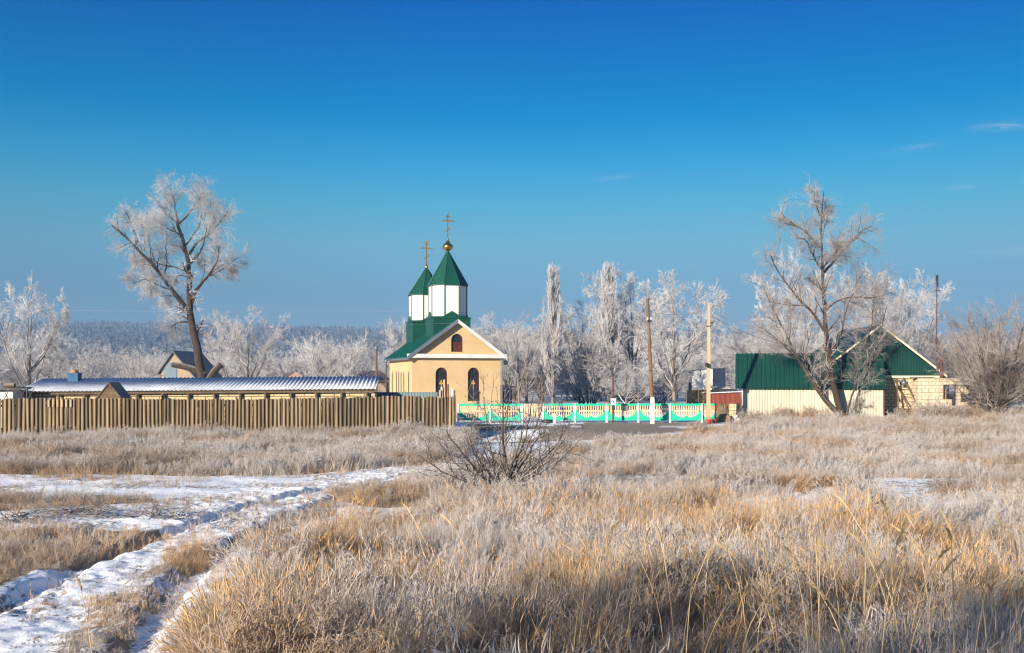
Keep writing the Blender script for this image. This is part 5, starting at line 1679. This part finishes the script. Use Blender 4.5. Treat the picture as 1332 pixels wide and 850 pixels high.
col = mixc(nt, 1.0, sky.outputs[0], rp.outputs[0], 'MULTIPLY')
azf = mrange(nt, sx.outputs[0], -.1, .5, 1.0, .80)
caz = nt.nodes.new('ShaderNodeCombineColor')
for i_ in range(3): nt.links.new(azf, caz.inputs[i_])
col = mixc(nt, 1.0, col, caz.outputs[0], 'MULTIPLY')
# a few thin wisps of cloud
uu = math_(nt, 'DIVIDE', sx.outputs[0], sx.outputs[1]); vv = math_(nt, 'DIVIDE', sx.outputs[2], sx.outputs[1])
cv = nt.nodes.new('ShaderNodeCombineXYZ'); nt.links.new(uu, cv.inputs[0]); nt.links.new(math_(nt, 'MULTIPLY', vv, 7.0), cv.inputs[1])
nz = mrange(nt, noise(nt, 22, 5, .6, vec=cv.outputs[0], dist=.4), .35, .65)
tot = None
for (cx_, cy_, a_, b_, k_) in ((1303, 164, .026, .0045, .34), (1196, 190, .015, .0025, .16), (1251, 245, .013, .0022, .26), (797, 232, .018, .0025, .13), (1325, 327, .05, .006, .16), (1180, 196, .03, .003, .07)):
    e1 = math_(nt, 'POWER', math_(nt, 'DIVIDE', math_(nt, 'SUBTRACT', uu, (cx_ - CX) / F), a_), 2.0)
    e2 = math_(nt, 'POWER', math_(nt, 'DIVIDE', math_(nt, 'SUBTRACT', math_(nt, 'ADD', vv, math_(nt, 'MULTIPLY', math_(nt, 'SUBTRACT', uu, (cx_ - CX) / F), -.10)), (HY - cy_) / F), b_), 2.0)
    g_ = math_(nt, 'MULTIPLY', math_(nt, 'EXPONENT', math_(nt, 'MULTIPLY', math_(nt, 'ADD', e1, e2), -1.0)), k_)
    tot = g_ if tot is None else math_(nt, 'ADD', tot, g_)
fw_ = math_(nt, 'MULTIPLY', math_(nt, 'MULTIPLY', tot, nz), math_(nt, 'GREATER_THAN', sx.outputs[1], .1), clamp=True)
col = mixc(nt, fw_, col, (3.2, 3.4, 3.8))
bg.inputs['Strength'].default_value = .107
nt.links.new(col, bg.inputs['Color'])

HAZE = .00034
if HAZE:
    hm = bpy.data.materials.new('haze'); hm.use_nodes = True; hn = hm.node_tree; hn.nodes.clear()
    ho = hn.nodes.new('ShaderNodeOutputMaterial'); hv = hn.nodes.new('ShaderNodeVolumePrincipled')
    hv.inputs['Color'].default_value = (.24, .54, 1.0, 1); hv.inputs['Density'].default_value = HAZE; hv.inputs['Anisotropy'].default_value = .0
    hn.links.new(hv.outputs[0], ho.inputs['Volume'])
    o = MB().box(-1600, 1600, -140, 1760, -3, 75).build('haze', hm); tag(o, 'pale cold winter haze over the field and the far wood', 'haze', kind='stuff')

cam = bpy.data.cameras.new('camera'); co = bpy.data.objects.new('camera', cam); COL.objects.link(co)
co.location = (0, 0, CAMH); co.rotation_euler = (R(90), 0, 0)
cam.sensor_width = 36; cam.lens = 36 * F / 1332; cam.shift_y = (HY - 425) / 1332; cam.clip_start = .1; cam.clip_end = 6000
scene.camera = co
vs_ = scene.view_settings
scene.display_settings.display_device = 'sRGB'
vs_.view_transform = 'Standard'; vs_.look = 'None'; vs_.gamma = 1; vs_.exposure = 1.02; vs_.use_curve_mapping = False
scene.cycles.use_denoising = True; scene.cycles.filter_width = 1.2
scene.cycles.max_bounces = 5; scene.cycles.diffuse_bounces = 2; scene.cycles.glossy_bounces = 2; scene.cycles.volume_bounces = 0; scene.cycles.transparent_max_bounces = 8
